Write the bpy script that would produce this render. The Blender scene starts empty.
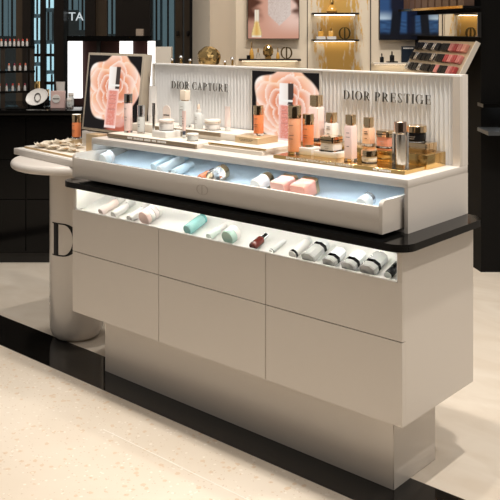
import bpy, bmesh, math, random
from mathutils import Matrix, Vector, noise
random.seed(7)
scn = bpy.context.scene
PI = math.pi
# ---------------------------------------------------------------- camera
EYE = 1.357
cam_d = bpy.data.cameras.new('camera'); cam = bpy.data.objects.new('camera', cam_d)
scn.collection.objects.link(cam); scn.camera = cam
cam.location = (0, 0, EYE); cam.rotation_euler = (PI/2, 0, 0)
cam_d.sensor_width = 36; cam_d.lens = 61.613; cam_d.shift_y = -0.4416
cam_d.clip_start = .05; cam_d.clip_end = 100
# ---------------------------------------------------------------- world, colour management
w = bpy.data.worlds.new('world'); scn.world = w; w.use_nodes = True
bg = w.node_tree.nodes['Background']; bg.inputs[0].default_value = (1, .93, .86, 1); bg.inputs[1].default_value = .27
vs = scn.view_settings; vs.view_transform = 'Standard'; vs.look = 'None'; vs.exposure = -.06; vs.gamma = 1; vs.use_curve_mapping = False
# cabinet frame (its long front runs to the left and away from the camera)
YAW = .723
cs, sn = math.cos(YAW), math.sin(YAW)
FX, FY = -2.7599, 2.0692
ORG = (FX*cs + FY*sn, -FX*sn + FY*cs, 0)
F = Matrix.Translation(ORG) @ Matrix.Rotation(-YAW, 4, 'Z')
I4 = Matrix.Identity(4)
def L2W(x, y, z=0): return F @ Vector((x, y, z))

def spot(loc, aim, energy, color, size=60, blend=.5, radius=.05):
    d = bpy.data.lights.new('ceiling_spot', 'SPOT'); o = bpy.data.objects.new('ceiling_spot', d)
    scn.collection.objects.link(o); o.location = loc
    o.rotation_euler = (Vector(aim) - Vector(loc)).to_track_quat('-Z', 'Y').to_euler()
    d.energy = energy; d.color = color; d.spot_size = math.radians(size); d.spot_blend = blend; d.shadow_soft_size = radius
    return o
def area(loc, aim, energy, color, sx, sy, name='added_ceiling_fill'):
    d = bpy.data.lights.new(name, 'AREA'); o = bpy.data.objects.new(name, d)
    scn.collection.objects.link(o); o.location = loc
    o.rotation_euler = (Vector(aim) - Vector(loc)).to_track_quat('-Z', 'Y').to_euler()
    d.shape = 'RECTANGLE'; d.size = sx; d.size_y = sy; d.energy = energy; d.color = color
    return o
WARM = (1, .925, .83); NEUT = (1, .95, .89)
# ceiling downlights of the shop (the ceiling itself is above the frame), almost straight down
def down(x, y, energy, color, size=95, dx=0, dy=0, radius=.04):
    p = L2W(x, y, 3.3); q = L2W(x+dx, y+dy, 0); return spot(p, q, energy, color, size, .8, radius)
down(.25, .03, 90, WARM, 115); down(1.25, .05, 90, WARM, 115); down(-.85, .02, 80, WARM, 110)
down(.6, -1.2, 30, WARM, 100)
down(1.98, .12, 200, WARM, 110); down(2.9, .7, 190, WARM, 115); down(-.9, 1.0, 60, WARM)
spot((.3, 4.5, 3.4), (.3, 5.8, 1.5), 120, WARM, 75, .8, .08)
spot((.85, 4.5, 3.4), (.95, 5.6, 1.3), 110, WARM, 75, .8, .08)
area((.2, 2.6, 3.35), (.2, 2.8, 0), 25, NEUT, 2.6, 2.0)  # unseen area fill over the cabinet, added to brighten horizontal surfaces
area((0, -.2, 3.3), (0, 1.2, 0), 8, WARM, 2.5, 1.5)  # unseen front fill, added to lift the cabinet front and plinth

# ---------------------------------------------------------------- materials
def new_mat(name):
    m = bpy.data.materials.new(name); m.use_nodes = True
    nt = m.node_tree; return m, nt, nt.nodes['Principled BSDF']
def setp(b, **k):
    for key, v in k.items():
        key = key.replace('_', ' ')
        if key in b.inputs:
            b.inputs[key].default_value = v
def rgba(c): return (c[0], c[1], c[2], 1)
_mc = {}
def mat(name, color, rough=.4, metal=0., trans=0., ior=1.45, vary=.03, scale=30, bump=0., coat=0., emit=None, estr=0., sss=0., alpha=1.):
    """principled with a faint procedural mottling of colour and gloss"""
    if name in _mc: return _mc[name]
    m, nt, b = new_mat(name)
    tc = nt.nodes.new('ShaderNodeTexCoord'); nz = nt.nodes.new('ShaderNodeTexNoise')
    nz.inputs['Scale'].default_value = scale; nz.inputs['Detail'].default_value = 3
    nt.links.new(tc.outputs['Object'], nz.inputs['Vector'])
    mx = nt.nodes.new('ShaderNodeMix'); mx.data_type = 'RGBA'
    mx.inputs['A'].default_value = rgba([max(0, c*(1-vary)) for c in color]); mx.inputs['B'].default_value = rgba([min(1, c*(1+vary)) for c in color])
    nt.links.new(nz.outputs['Fac'], mx.inputs['Factor']); nt.links.new(mx.outputs['Result'], b.inputs['Base Color'])
    setp(b, Roughness=rough, Metallic=metal, IOR=ior); b.inputs['Transmission Weight'].default_value = trans
    b.inputs['Coat Weight'].default_value = coat; b.inputs['Alpha'].default_value = alpha
    if sss: b.inputs['Subsurface Weight'].default_value = sss; b.inputs['Subsurface Radius'].default_value = (.02, .012, .008)
    if emit: b.inputs['Emission Color'].default_value = rgba(emit); b.inputs['Emission Strength'].default_value = estr
    if bump:
        bp = nt.nodes.new('ShaderNodeBump'); bp.inputs['Strength'].default_value = bump; bp.inputs['Distance'].default_value = .002
        nt.links.new(nz.outputs['Fac'], bp.inputs['Height']); nt.links.new(bp.outputs['Normal'], b.inputs['Normal'])
    _mc[name] = m; return m
def floor_mat():
    m, nt, b = new_mat('terrazzo')
    tc = nt.nodes.new('ShaderNodeTexCoord')
    big = nt.nodes.new('ShaderNodeTexNoise'); big.inputs['Scale'].default_value = 1.3; big.inputs['Detail'].default_value = 6
    nt.links.new(tc.outputs['Object'], big.inputs['Vector'])
    r0 = nt.nodes.new('ShaderNodeValToRGB'); r0.color_ramp.elements[0].position = .3; r0.color_ramp.elements[1].position = .7
    r0.color_ramp.elements[0].color = (.64, .55, .445, 1); r0.color_ramp.elements[1].color = (.74, .66, .56, 1)
    nt.links.new(big.outputs['Fac'], r0.inputs[0])
    prev = r0.outputs[0]
    for sc, lo, hi, col in ((26, .0, .27, (.62, .43, .26, 1)), (38, .0, .25, (.88, .82, .74, 1)), (62, 0, .23, (.50, .36, .24, 1))):
        v = nt.nodes.new('ShaderNodeTexVoronoi'); v.inputs['Scale'].default_value = sc
        nt.links.new(tc.outputs['Object'], v.inputs['Vector'])
        lt = nt.nodes.new('ShaderNodeMath'); lt.operation = 'LESS_THAN'; lt.inputs[1].default_value = hi
        dn = nt.nodes.new('ShaderNodeTexNoise'); dn.inputs['Scale'].default_value = sc*2.2
        nt.links.new(tc.outputs['Object'], dn.inputs['Vector'])
        ad = nt.nodes.new('ShaderNodeMath'); ad.operation = 'MULTIPLY_ADD'; ad.inputs[1].default_value = .5; ad.inputs[2].default_value = -.17
        nt.links.new(dn.outputs['Fac'], ad.inputs[0])
        sm = nt.nodes.new('ShaderNodeMath'); sm.operation = 'ADD'
        nt.links.new(v.outputs['Distance'], sm.inputs[0]); nt.links.new(ad.outputs[0], sm.inputs[1]); nt.links.new(sm.outputs[0], lt.inputs[0])
        ml = nt.nodes.new('ShaderNodeMath'); ml.operation = 'MULTIPLY'; ml.inputs[1].default_value = .55
        nt.links.new(lt.outputs[0], ml.inputs[0])
        mx = nt.nodes.new('ShaderNodeMix'); mx.data_type = 'RGBA'
        nt.links.new(ml.outputs[0], mx.inputs['Factor']); nt.links.new(prev, mx.inputs['A']); mx.inputs['B'].default_value = col
        prev = mx.outputs['Result']
    nt.links.new(prev, b.inputs['Base Color']); setp(b, Roughness=.28)
    return m
def marble_black():
    m, nt, b = new_mat('black_granite')
    tc = nt.nodes.new('ShaderNodeTexCoord'); n = nt.nodes.new('ShaderNodeTexNoise'); n.inputs['Scale'].default_value = 6; n.inputs['Detail'].default_value = 8
    nt.links.new(tc.outputs['Object'], n.inputs['Vector'])
    r = nt.nodes.new('ShaderNodeValToRGB'); r.color_ramp.elements[0].color = (.004, .004, .004, 1); r.color_ramp.elements[1].color = (.014, .012, .010, 1)
    nt.links.new(n.outputs['Fac'], r.inputs[0]); nt.links.new(r.outputs[0], b.inputs['Base Color']); setp(b, Roughness=.08)
    return m
def attr_mat(name, emit=0., rough=.3):
    m, nt, b = new_mat(name)
    a = nt.nodes.new('ShaderNodeAttribute'); a.attribute_name = 'Col'
    nt.links.new(a.outputs['Color'], b.inputs['Base Color']); setp(b, Roughness=rough)
    if emit:
        b.inputs['Base Color'].default_value = (0, 0, 0, 1)
        for l in list(nt.links):
            if l.to_socket == b.inputs['Base Color']: nt.links.remove(l)
        nt.links.new(a.outputs['Color'], b.inputs['Emission Color']); b.inputs['Emission Strength'].default_value = emit
    return m
def goldleaf_mat():
    m, nt, b = new_mat('gold_leaf_on_plaster')
    tc = nt.nodes.new('ShaderNodeTexCoord'); mp = nt.nodes.new('ShaderNodeMapping'); mp.inputs['Scale'].default_value = (26, 1, 5)
    nt.links.new(tc.outputs['Object'], mp.inputs['Vector'])
    n = nt.nodes.new('ShaderNodeTexNoise'); n.inputs['Scale'].default_value = 1.6; n.inputs['Detail'].default_value = 7; n.inputs['Roughness'].default_value = .65
    nt.links.new(mp.outputs[0], n.inputs['Vector'])
    sp = nt.nodes.new('ShaderNodeSeparateXYZ'); nt.links.new(tc.outputs['Object'], sp.inputs[0])
    ab = nt.nodes.new('ShaderNodeMath'); ab.operation = 'ABSOLUTE'; nt.links.new(sp.outputs['X'], ab.inputs[0])
    ma = nt.nodes.new('ShaderNodeMath'); ma.operation = 'MULTIPLY_ADD'; ma.inputs[1].default_value = -1.7; ma.inputs[2].default_value = .27
    nt.links.new(ab.outputs[0], ma.inputs[0])
    ad = nt.nodes.new('ShaderNodeMath'); ad.operation = 'ADD'; nt.links.new(n.outputs['Fac'], ad.inputs[0]); nt.links.new(ma.outputs[0], ad.inputs[1])
    r = nt.nodes.new('ShaderNodeValToRGB'); r.color_ramp.elements[0].position = .53; r.color_ramp.elements[1].position = .60
    nt.links.new(ad.outputs[0], r.inputs[0])
    mx = nt.nodes.new('ShaderNodeMix'); mx.data_type = 'RGBA'; mx.inputs['A'].default_value = (.75, .66, .53, 1); mx.inputs['B'].default_value = (.72, .44, .12, 1)
    nt.links.new(r.outputs[0], mx.inputs['Factor']); nt.links.new(mx.outputs['Result'], b.inputs['Base Color'])
    mm = nt.nodes.new('ShaderNodeMath'); mm.operation = 'MULTIPLY'; mm.inputs[1].default_value = .35
    nt.links.new(r.outputs[0], mm.inputs[0]); nt.links.new(mm.outputs[0], b.inputs['Metallic']); setp(b, Roughness=.5)
    return m
LACQ = mat('white_lacquer', (.63, .575, .515), .14, ior=1.85, vary=.01, scale=3)
LACQW = mat('warm_white_lacquer', (.63, .585, .54), .3, vary=.01, scale=4)
BRIGHT = mat('bright_white', (.86, .85, .82), .45, vary=.01)
BLUEW = mat('cool_white_lining', (.71, .80, .86), .5, vary=.01)
BLACKG = mat('black_gloss', (.004, .0038, .0036), .10, ior=1.28, vary=.1)
BLACKM = mat('black_matt', (.012, .011, .010), .5, vary=.15)
DARKBR = mat('dark_bronze', (.03, .022, .016), .38, vary=.2, scale=8)
SEAM = mat('seam_shadow_gap', (.10, .08, .065), .8)
GOLD = mat('polished_gold', (.78, .52, .20), .16, 1., vary=.08, scale=12)
PGOLD = mat('pale_gold', (.80, .60, .37), .1, 1., vary=.05)
GOLDP = mat('satin_gold_paper', (.62, .47, .29), .38, .55, vary=.06)
CHROME = mat('dark_chrome', (.50, .47, .44), .12, 1., vary=.05)
SILV = mat('silver', (.75, .76, .78), .18, 1.)
GLASS = mat('clear_glass', (.96, .96, .95), .03, trans=1., ior=1.45, vary=.0)
ORANGE = mat('orange_serum', (.90, .30, .12), .22, trans=.15, vary=.06, scale=20, sss=.15)
PEACH = mat('peach_serum', (.88, .42, .24), .22, trans=.15, vary=.06, sss=.15)
PINKB = mat('pale_pink_plastic', (.86, .66, .62), .28, vary=.03)
PINKG = mat('pink_cream', (.80, .36, .27), .28, vary=.05)
BEIGE = mat('beige_foundation', (.80, .52, .35), .28, vary=.03)
WHITEP = mat('white_plastic', (.80, .78, .755), .3, vary=.01)
CREAM = mat('cream_white', (.74, .68, .60), .4, vary=.02)
FROST = mat('frosted_plastic', (.86, .88, .87), .35, trans=.35, vary=.02)
FBLUE = mat('frosted_blue_plastic', (.70, .82, .86), .3, trans=.2, vary=.03)
TEAL = mat('aqua_gel', (.36, .68, .67), .25, trans=.25, vary=.05)
MINT = mat('mint_gel', (.55, .78, .70), .25, trans=.2, vary=.04)
DKRED = mat('dark_red_serum', (.13, .022, .016), .18, vary=.1)
BLKP = mat('black_plastic', (.010, .010, .011), .2, ior=1.3, vary=.1)
INK = mat('dark_print', (.05, .045, .04), .6)
INKG = mat('grey_print', (.42, .38, .36), .6)
WHITEINK = mat('white_print', (.9, .88, .84), .6)

ORD = 'first second third fourth fifth sixth seventh eighth ninth tenth eleventh twelfth thirteenth fourteenth fifteenth sixteenth seventeenth eighteenth nineteenth twentieth twenty-first twenty-second twenty-third twenty-fourth'.split()
# ---------------------------------------------------------------- mesh helpers
def tag(o, label=None, cat=None, group=None, kind=None):
    if label: o['label'] = label
    if cat: o['category'] = cat
    if group: o['group'] = group
    if kind: o['kind'] = kind
    return o
def thing(name, label, cat, loc=(0, 0, 0), rz=0., group=None, frame=F):
    o = bpy.data.objects.new(name, None); scn.collection.objects.link(o); o.empty_display_size = .05
    o.matrix_world = frame @ Matrix.Translation(loc) @ Matrix.Rotation(rz, 4, 'Z')
    return tag(o, label, cat, group)
def link(name, me, m, parent=None, frame=None, M=None):
    o = bpy.data.objects.new(name, me); scn.collection.objects.link(o)
    if m is not None:
        if not me.materials: me.materials.append(m)
    if parent is not None:
        o.parent = parent
        if M is not None: o.matrix_local = M
    else:
        o.matrix_world = (frame or I4) @ (M or I4)
    return o
def mesh_of(bm, name='mesh', smooth=None):
    bmesh.ops.recalc_face_normals(bm, faces=bm.faces)
    me = bpy.data.meshes.new(name); bm.to_mesh(me); bm.free()
    if smooth is not None:
        me.shade_smooth()
        me.set_sharp_from_angle(angle=math.radians(smooth))
    return me
def add_box(bm, x0, x1, y0, y1, z0, z1, M=None):
    vs_ = [bm.verts.new(Vector((x, y, z)) if M is None else M @ Vector((x, y, z))) for z in (z0, z1) for y in (y0, y1) for x in (x0, x1)]
    for f in ((0, 2, 3, 1), (4, 5, 7, 6), (0, 1, 5, 4), (2, 6, 7, 3), (0, 4, 6, 2), (1, 3, 7, 5)):
        bm.faces.new([vs_[i] for i in f])
def boxm(x0, x1, y0, y1, z0, z1, bev=0., seg=2, M=None):
    bm = bmesh.new(); add_box(bm, x0, x1, y0, y1, z0, z1, M)
    if bev: bmesh.ops.bevel(bm, geom=bm.edges[:], offset=bev, segments=seg, profile=.5, affect='EDGES')
    return mesh_of(bm, 'box', 40 if bev else None)
def add_lathe(bm, prof, seg=28, M=None):
    rings = []
    for r, z in prof:
        if r < 1e-5:
            p = Vector((0, 0, z)); rings.append([bm.verts.new(M @ p if M else p)])
        else:
            ring = []
            for i in range(seg):
                a = 2*PI*i/seg; p = Vector((r*math.cos(a), r*math.sin(a), z)); ring.append(bm.verts.new(M @ p if M else p))
            rings.append(ring)
    for a, b in zip(rings, rings[1:]):
        if len(a) == 1 and len(b) == 1: continue
        for i in range(seg):
            j = (i+1) % seg
            if len(a) == 1: bm.faces.new((a[0], b[i], b[j]))
            elif len(b) == 1: bm.faces.new((a[i], a[j], b[0]))
            else: bm.faces.new((a[i], a[j], b[j], b[i]))
def lathe(prof, seg=28, ang=40):
    bm = bmesh.new(); add_lathe(bm, prof, seg); return mesh_of(bm, 'lathe', ang)
def add_prism(bm, pts, z0, z1, M=None, axis='z'):
    def P(a, b, c):
        v = Vector((a, b, c)) if axis == 'z' else (Vector((a, c, b)) if axis == 'y' else Vector((c, a, b)))
        return M @ v if M else v
    lo = [bm.verts.new(P(a, b, z0)) for a, b in pts]; hi = [bm.verts.new(P(a, b, z1)) for a, b in pts]
    n = len(pts)
    bm.faces.new(lo[::-1]); bm.faces.new(hi)
    for i in range(n):
        j = (i+1) % n; bm.faces.new((lo[i], lo[j], hi[j], hi[i]))
def prism(pts, z0, z1, axis='z', bev=0., ang=40):
    bm = bmesh.new(); add_prism(bm, pts, z0, z1, None, axis)
    if bev: bmesh.ops.bevel(bm, geom=[e for e in bm.edges if e.is_manifold and e.calc_face_angle(0) > .9], offset=bev, segments=2, profile=.5, affect='EDGES')
    return mesh_of(bm, 'prism', ang)
def rrect(x0, x1, y0, y1, r, n=6):
    p = []
    for cx, cy, a0 in ((x1-r, y1-r, 0), (x0+r, y1-r, PI/2), (x0+r, y0+r, PI), (x1-r, y0+r, 1.5*PI)):
        for i in range(n+1):
            a = a0+PI/2*i/n; p.append((cx+r*math.cos(a), cy+r*math.sin(a)))
    return p
def rsec(w_, d_, r, seg=5):
    return rrect(-w_/2, w_/2, -d_/2, d_/2, r, seg)
def loft(sections, ang=40):
    """sections: list of (outline pts, z) with equal point counts, capped"""
    bm = bmesh.new(); rings = [[bm.verts.new((x, y, z)) for x, y in pts] for pts, z in sections]
    n = len(rings[0])
    for a, b in zip(rings, rings[1:]):
        for i in range(n):
            j = (i+1) % n; bm.faces.new((a[i], a[j], b[j], b[i]))
    bm.faces.new(rings[0][::-1]); bm.faces.new(rings[-1])
    return mesh_of(bm, 'loft', ang)
def part(name, me, m, parent, M=None, label=None):
    o = link(name, me, m, parent, None, M)
    if label: o['label'] = label
    return o
def T(x, y, z): return Matrix.Translation((x, y, z))
def RX(a): return Matrix.Rotation(a, 4, 'X')
def RY(a): return Matrix.Rotation(a, 4, 'Y')
def RZ(a): return Matrix.Rotation(a, 4, 'Z')

# serif capitals, unit height, drawn as overlapping plates
ST, TH = .16, .07      # thick and thin stroke
def ring_pts(cx, cy, rx, ry, tw, tn, a0, a1, n=16):
    q = []
    for i in range(n):
        t0, t1 = [math.radians(a0+(a1-a0)*k/n) for k in (i, i+1)]
        def o(t): return (cx+rx*math.cos(t), cy+ry*math.sin(t))
        def inn(t): return (cx+(rx-tw)*math.cos(t), cy+(ry-tn)*math.sin(t))
        q.append([inn(t0), o(t0), o(t1), inn(t1)])
    return q
def rc(x0, x1, y0, y1): return [(x0, y0), (x1, y0), (x1, y1), (x0, y1)]
def stem(x, w_=ST, y0=0, y1=1, top=True, bot=True):
    q = [rc(x, x+w_, y0, y1)]
    if bot: q.append(rc(x-.06, x+w_+.06, y0, y0+.035))
    if top: q.append(rc(x-.06, x+w_+.06, y1-.035, y1))
    return q
def glyph(ch):
    if ch == 'D': return stem(.07)+[rc(.1, .36, .96, 1), rc(.1, .36, 0, .04)]+ring_pts(.36, .5, .40, .5, ST, .04, -90, 90), .82
    if ch == 'I': return stem(.07), .27
    if ch == 'O': return ring_pts(.42, .5, .42, .52, ST, .04, 0, 360, 30), .84
    if ch == 'C': return ring_pts(.42, .5, .42, .52, ST, .04, 48, 312, 24)+[rc(.68, .72, .68, .98), rc(.68, .72, .02, .28)], .76
    if ch == 'G': return ring_pts(.42, .5, .42, .52, ST, .04, 48, 320, 24)+[rc(.68, .72, .68, .98)]+[rc(.64, .77, .03, .42), rc(.56, .83, .39, .43)], .84
    if ch == 'R': return stem(.07)+[rc(.1, .3, .96, 1), rc(.1, .34, .46, .5)]+ring_pts(.32, .73, .29, .27, ST*.95, .04, -90, 90)+[[(.28, .48), (.42, .48), (.74, 0), (.58, 0)], rc(.56, .78, 0, .035)], .78
    if ch == 'P': return stem(.07)+[rc(.1, .3, .96, 1), rc(.1, .34, .44, .48)]+ring_pts(.32, .72, .30, .28, ST*.95, .04, -90, 90), .66
    if ch == 'A': return [[(.0+.06, 0), (.06+TH, 0), (.42, 1), (.36, 1)], [(.58, 0), (.73, 0), (.42, 1), (.36, .98)], rc(.2, .6, .3, .34), rc(0, .2, 0, .035), rc(.5, .8, 0, .035)], .78
    if ch == 'T': return stem(.27, top=False)+[rc(.02, .65, .96, 1), rc(.02, .055, .76, 1), rc(.615, .65, .76, 1)], .67
    if ch == 'U': return stem(.07, y0=.3, bot=False)+stem(.60, TH, y0=.3, bot=False)+ring_pts(.3575, .3, .2875, .32, ST*.9, .045, 180, 360), .75
    if ch == 'E': return stem(.07)+[rc(.1, .58, .96, 1), rc(.1, .60, 0, .04), rc(.1, .46, .49, .53), rc(.545, .58, .76, 1), rc(.565, .60, 0, .26), rc(.43, .46, .4, .62)], .64
    if ch == 'S': return ring_pts(.28, .74, .23, .28, .10, .04, 35, 180, 14)+ring_pts(.28, .26, .24, .28, .10, .04, -150, 0, 14)+[[(.05, .74), (.16, .74), (.52, .26), (.41, .26)], rc(.46, .495, .74, .96), rc(.055, .09, .05, .28)], .54
    return [], .18
def lettering(text, height, depth, width=None, track=.16):
    """mesh in the xz plane facing -y, base at z=0"""
    x = 0; polys = []
    for ch in text:
        g, adv = glyph(ch)
        polys += [[(px+x, py) for px, py in p] for p in g]
        x += adv + track
    x -= track
    sx = (width/x) if width else height
    bm = bmesh.new()
    for k, p in enumerate(polys):
        add_prism(bm, [(a*sx, b*height) for a, b in p], -depth, 0, None, 'y')
    return mesh_of(bm, 'lettering')
def emblem_mesh(R_, depth, fat=1.):
    """interlaced C and D monogram in the xz plane"""
    bm = bmesh.new()
    q = ring_pts(-.16, 0, .84, 1, .13*fat, .07*fat, 92, 268, 20) + ring_pts(.16, 0, .84, 1, .13*fat, .07*fat, -90, 90, 20)
    q += [rc(-.10, -.10+.11*fat, -.97, .97), rc(-.1, .2, .93, 1), rc(-.1, .2, -1, -.93)]
    for p in q: add_prism(bm, [(a*R_, b*R_) for a, b in p], -depth, 0, None, 'y')
    return mesh_of(bm, 'emblem')
def font_mesh(body, size, depth=.0006):
    cu = bpy.data.curves.new('txt', 'FONT'); cu.body = body; cu.size = size; cu.extrude = depth; cu.resolution_u = 2
    ob = bpy.data.objects.new('txt', cu); scn.collection.objects.link(ob)
    dg = bpy.context.evaluated_depsgraph_get(); dg.update()
    me = bpy.data.meshes.new_from_object(ob.evaluated_get(dg))
    bpy.data.objects.remove(ob); bpy.data.curves.remove(cu)
    return me
def picture_mesh(W_, H_, nx, ny, fn):
    """flat picture in the xz plane facing -y; fn(u,v)->linear rgb with u right, v up in 0..1"""
    vs_ = [((i/nx-.5)*W_, 0, j/ny*H_) for j in range(ny+1) for i in range(nx+1)]
    fs = [(j*(nx+1)+i, j*(nx+1)+i+1, (j+1)*(nx+1)+i+1, (j+1)*(nx+1)+i) for j in range(ny) for i in range(nx)]
    me = bpy.data.meshes.new('picture'); me.from_pydata(vs_, [], fs)
    at = me.color_attributes.new('Col', 'FLOAT_COLOR', 'POINT')
    k = 0
    for j in range(ny+1):
        for i in range(nx+1):
            c = fn(i/nx, j/ny); at.data[k].color = (c[0], c[1], c[2], 1); k += 1
    return me
def mixc(a, b, t):
    t = max(0, min(1, t)); return tuple(a[i]*(1-t)+b[i]*t for i in range(3))
def sst(a, b, x):
    t = max(0, min(1, (x-a)/(b-a))); return t*t*(3-2*t)

# ================================================================ SETTING
def structure(name, me, m, frame=I4, M=None, parent=None):
    o = link(name, me, m, parent, frame, M)
    if parent is None: o['kind'] = 'structure'
    return o
structure('floor', boxm(-8, 7, -9, .084, -.05, 0), floor_mat(), F)['label'] = 'pale terrazzo floor with tan flecks in front of the black strip'
def stone_mat():
    m, nt, b = new_mat('cream_stone')
    tc = nt.nodes.new('ShaderNodeTexCoord'); n = nt.nodes.new('ShaderNodeTexNoise'); n.inputs['Scale'].default_value = 3.2; n.inputs['Detail'].default_value = 9; n.inputs['Distortion'].default_value = 1.2
    mp = nt.nodes.new('ShaderNodeMapping'); mp.inputs['Scale'].default_value = (1, 2.2, 1); nt.links.new(tc.outputs['Object'], mp.inputs['Vector']); nt.links.new(mp.outputs[0], n.inputs['Vector'])
    r = nt.nodes.new('ShaderNodeValToRGB'); r.color_ramp.elements[0].position = .32; r.color_ramp.elements[1].position = .66
    r.color_ramp.elements[0].color = (.64, .56, .465, 1); r.color_ramp.elements[1].color = (.71, .64, .55, 1)
    nt.links.new(n.outputs['Fac'], r.inputs[0]); nt.links.new(r.outputs[0], b.inputs['Base Color']); setp(b, Roughness=.3)
    return m
structure('floor', boxm(-8, 7, .084, 12, -.05, 0), stone_mat(), F)['label'] = 'cream veined stone floor behind the black strip'
st = structure('trim_1', boxm(-5, 5, -.022, .19, -.04, .0012), marble_black(), F)
st['label'] = 'black polished stone strip set in the pale floor'
WALL = mat('wall_cream', (.72, .63, .51), .6, vary=.02, scale=5)
BD = 5.8                                   # back wall depth
def rx(u, d): return (u-250)/855.736*d
def rzz(v, d): return EYE+(29.2-v)/855.736*d
structure('wall_back', boxm(-.095, 1.6, BD, BD+.15, 0, 3.4), WALL)
bm = bmesh.new(); add_prism(bm, [(-.095, BD), (-.095, BD+.15), (-.40, BD+.15), (-.246, 5.25)], 0, 3.4)
structure('wall_left', mesh_of(bm), WALL)
bm = bmesh.new(); add_prism(bm, [(1.11, BD+.05), (1.29, 4.78), (3.2, 4.78), (3.2, BD+.05)], 0, 3.4)
wr = structure('wall_right', mesh_of(bm), mat('wall_black', (.006, .0055, .005), .7, ior=1.2, vary=.2, scale=6))
for u in (307.5, 370.5):
    structure('wall_joint', boxm(rx(u, BD)-.004, rx(u, BD)+.004, BD-.003, BD+.01, 0, 3.4), SEAM, parent=None).name = 'trim_2'
structure('floor_niche_panel', boxm(-.205, .205, -.006, 0, .2, 3.3), goldleaf_mat(), I4, T(rx(338, BD), BD, 0)).name = 'wall_gold_panel'

structure('added_dark_wall', boxm(-5, 4, -1.9, -1.8, 0, 3.4), mat('added_wall_dark', (.05, .042, .035), .5, vary=.3, scale=2))  # unseen wall behind the camera, added to darken reflections and ambient light
tj = structure('glare_line', boxm(.467, 2.2, -.2245, -.2205, -.01, .0006), mat('joint_glare', (.86, .80, .72), .3), F); tj['label'] = 'thin pale line painted as glare along a joint in the terrazzo floor'  # pale strip stands in for glare along a tile joint
# storefront far left
WD = 7.6
FRAME = mat('storefront_frame', (.035, .026, .020), .4, vary=.2, scale=6)
BROWN = mat('bronze_frame', (.16, .115, .075), .4, vary=.15, scale=6)
gl = mat('storefront_glass', (.75, .85, .88), .03, trans=1., ior=1.12, vary=0)
def fx(u): return rx(u, WD)
sf = structure('daylight_pane_1', boxm(fx(-60), fx(260), WD-.05, WD+.05, 2.2, 3.4), FRAME)
for a, b, m, dd in ((26, 34, FRAME, .12), (59, 68.5, DARKBR, .2), (87, 97, FRAME, .1), (97, 108, BROWN, .06), (118, 152, FRAME, .15), (176, 183, BROWN, .08), (185, 192, BROWN, .08), (192, 212, BLACKM, .3), (41.5, 46, FRAME, .05), (19, 26, BROWN, .1)):
    structure('frame_post', boxm(fx(a), fx(b), WD-dd, WD, 0, 2.25), m, parent=sf)
for v in (55, 83): structure('frame_rail', boxm(fx(34), fx(60), WD-.03, WD+.03, rzz(v, WD)-.012, rzz(v, WD)+.012), FRAME, parent=sf)
structure('frame_rail', boxm(fx(-60), fx(212), WD-.06, WD+.06, 0, .12), FRAME, parent=sf)
for a, b in ((-60, 19), (34, 41.5), (46, 59), (68.5, 87), (108, 118), (152, 176)):
    structure('pane', boxm(fx(a), fx(b), WD-.006, WD+.006, .12, 2.2), gl, parent=sf)
for u in (177.5, 187.5):
    structure('door_handle', boxm(fx(u), fx(u+2.5), WD-.13, WD-.08, rzz(36, WD), rzz(31, WD), .004), DARKBR, parent=sf)
sg = font_mesh('STA', .105, .004)
structure('glass_lettering', sg, mat('sign_white', (.8, .8, .8), .5, emit=(.8, .9, .95), estr=.7), parent=sf, M=T(fx(63.5), WD-.02, rzz(20.5, WD)) @ RX(PI/2))  # emission added to lighten the letters on the glass
# street behind the glass: facade whose panes glow in place of daylight
OD = 11.5
def ox(u): return rx(u, OD)
fac = thing('shop_facade', 'pale street facade with panes glowing in place of daylight, seen through the storefront glass', 'building', (ox(60), OD, 0), 0, None, I4)
part('wall', boxm(-4, 4, 0, .3, 0, 5), mat('street_wall', (.14, .15, .155), .7, vary=.3, scale=2), fac)
DAYW = mat('daylight_glow', (.3, .4, .45), .3, emit=(.55, .80, .88), estr=1.1)  # pane emission stands in for daylight outside
DAYD = mat('dim_daylight_glow', (.1, .15, .18), .3, emit=(.40, .55, .60), estr=.22)
for a, b, v0, v1, m in ((36, 41, -20, 14, DAYW), (35, 42, 18, 40, DAYW), (36, 42, 44, 62, DAYW), (35, 41, 66, 92, DAYW), (47, 54, -20, 8, DAYW), (47, 52, 12, 40, DAYD), (48, 56, 44, 70, DAYW), (48, 58, 74, 100, DAYW),
                        (69, 78, -20, 10, DAYD), (80, 87, -20, 30, DAYD), (109, 117, -20, 34, DAYD), (154, 160, -10, 40, DAYD), (163, 174, -10, 60, DAYD), (0, 8, -10, 36, DAYD), (10, 17, -10, 36, DAYD)):
    wv = part('daylight_pane', boxm(ox(a)-ox(60), ox(b)-ox(60), -.06, .02, rzz(v1, OD), rzz(v0, OD)), m, fac)
    part('glazing_bar', boxm((ox(a)+ox(b))/2-ox(60)-.012, (ox(a)+ox(b))/2-ox(60)+.012, -.075, -.055, rzz(v1, OD), rzz(v0, OD)), FRAME, wv)

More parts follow.
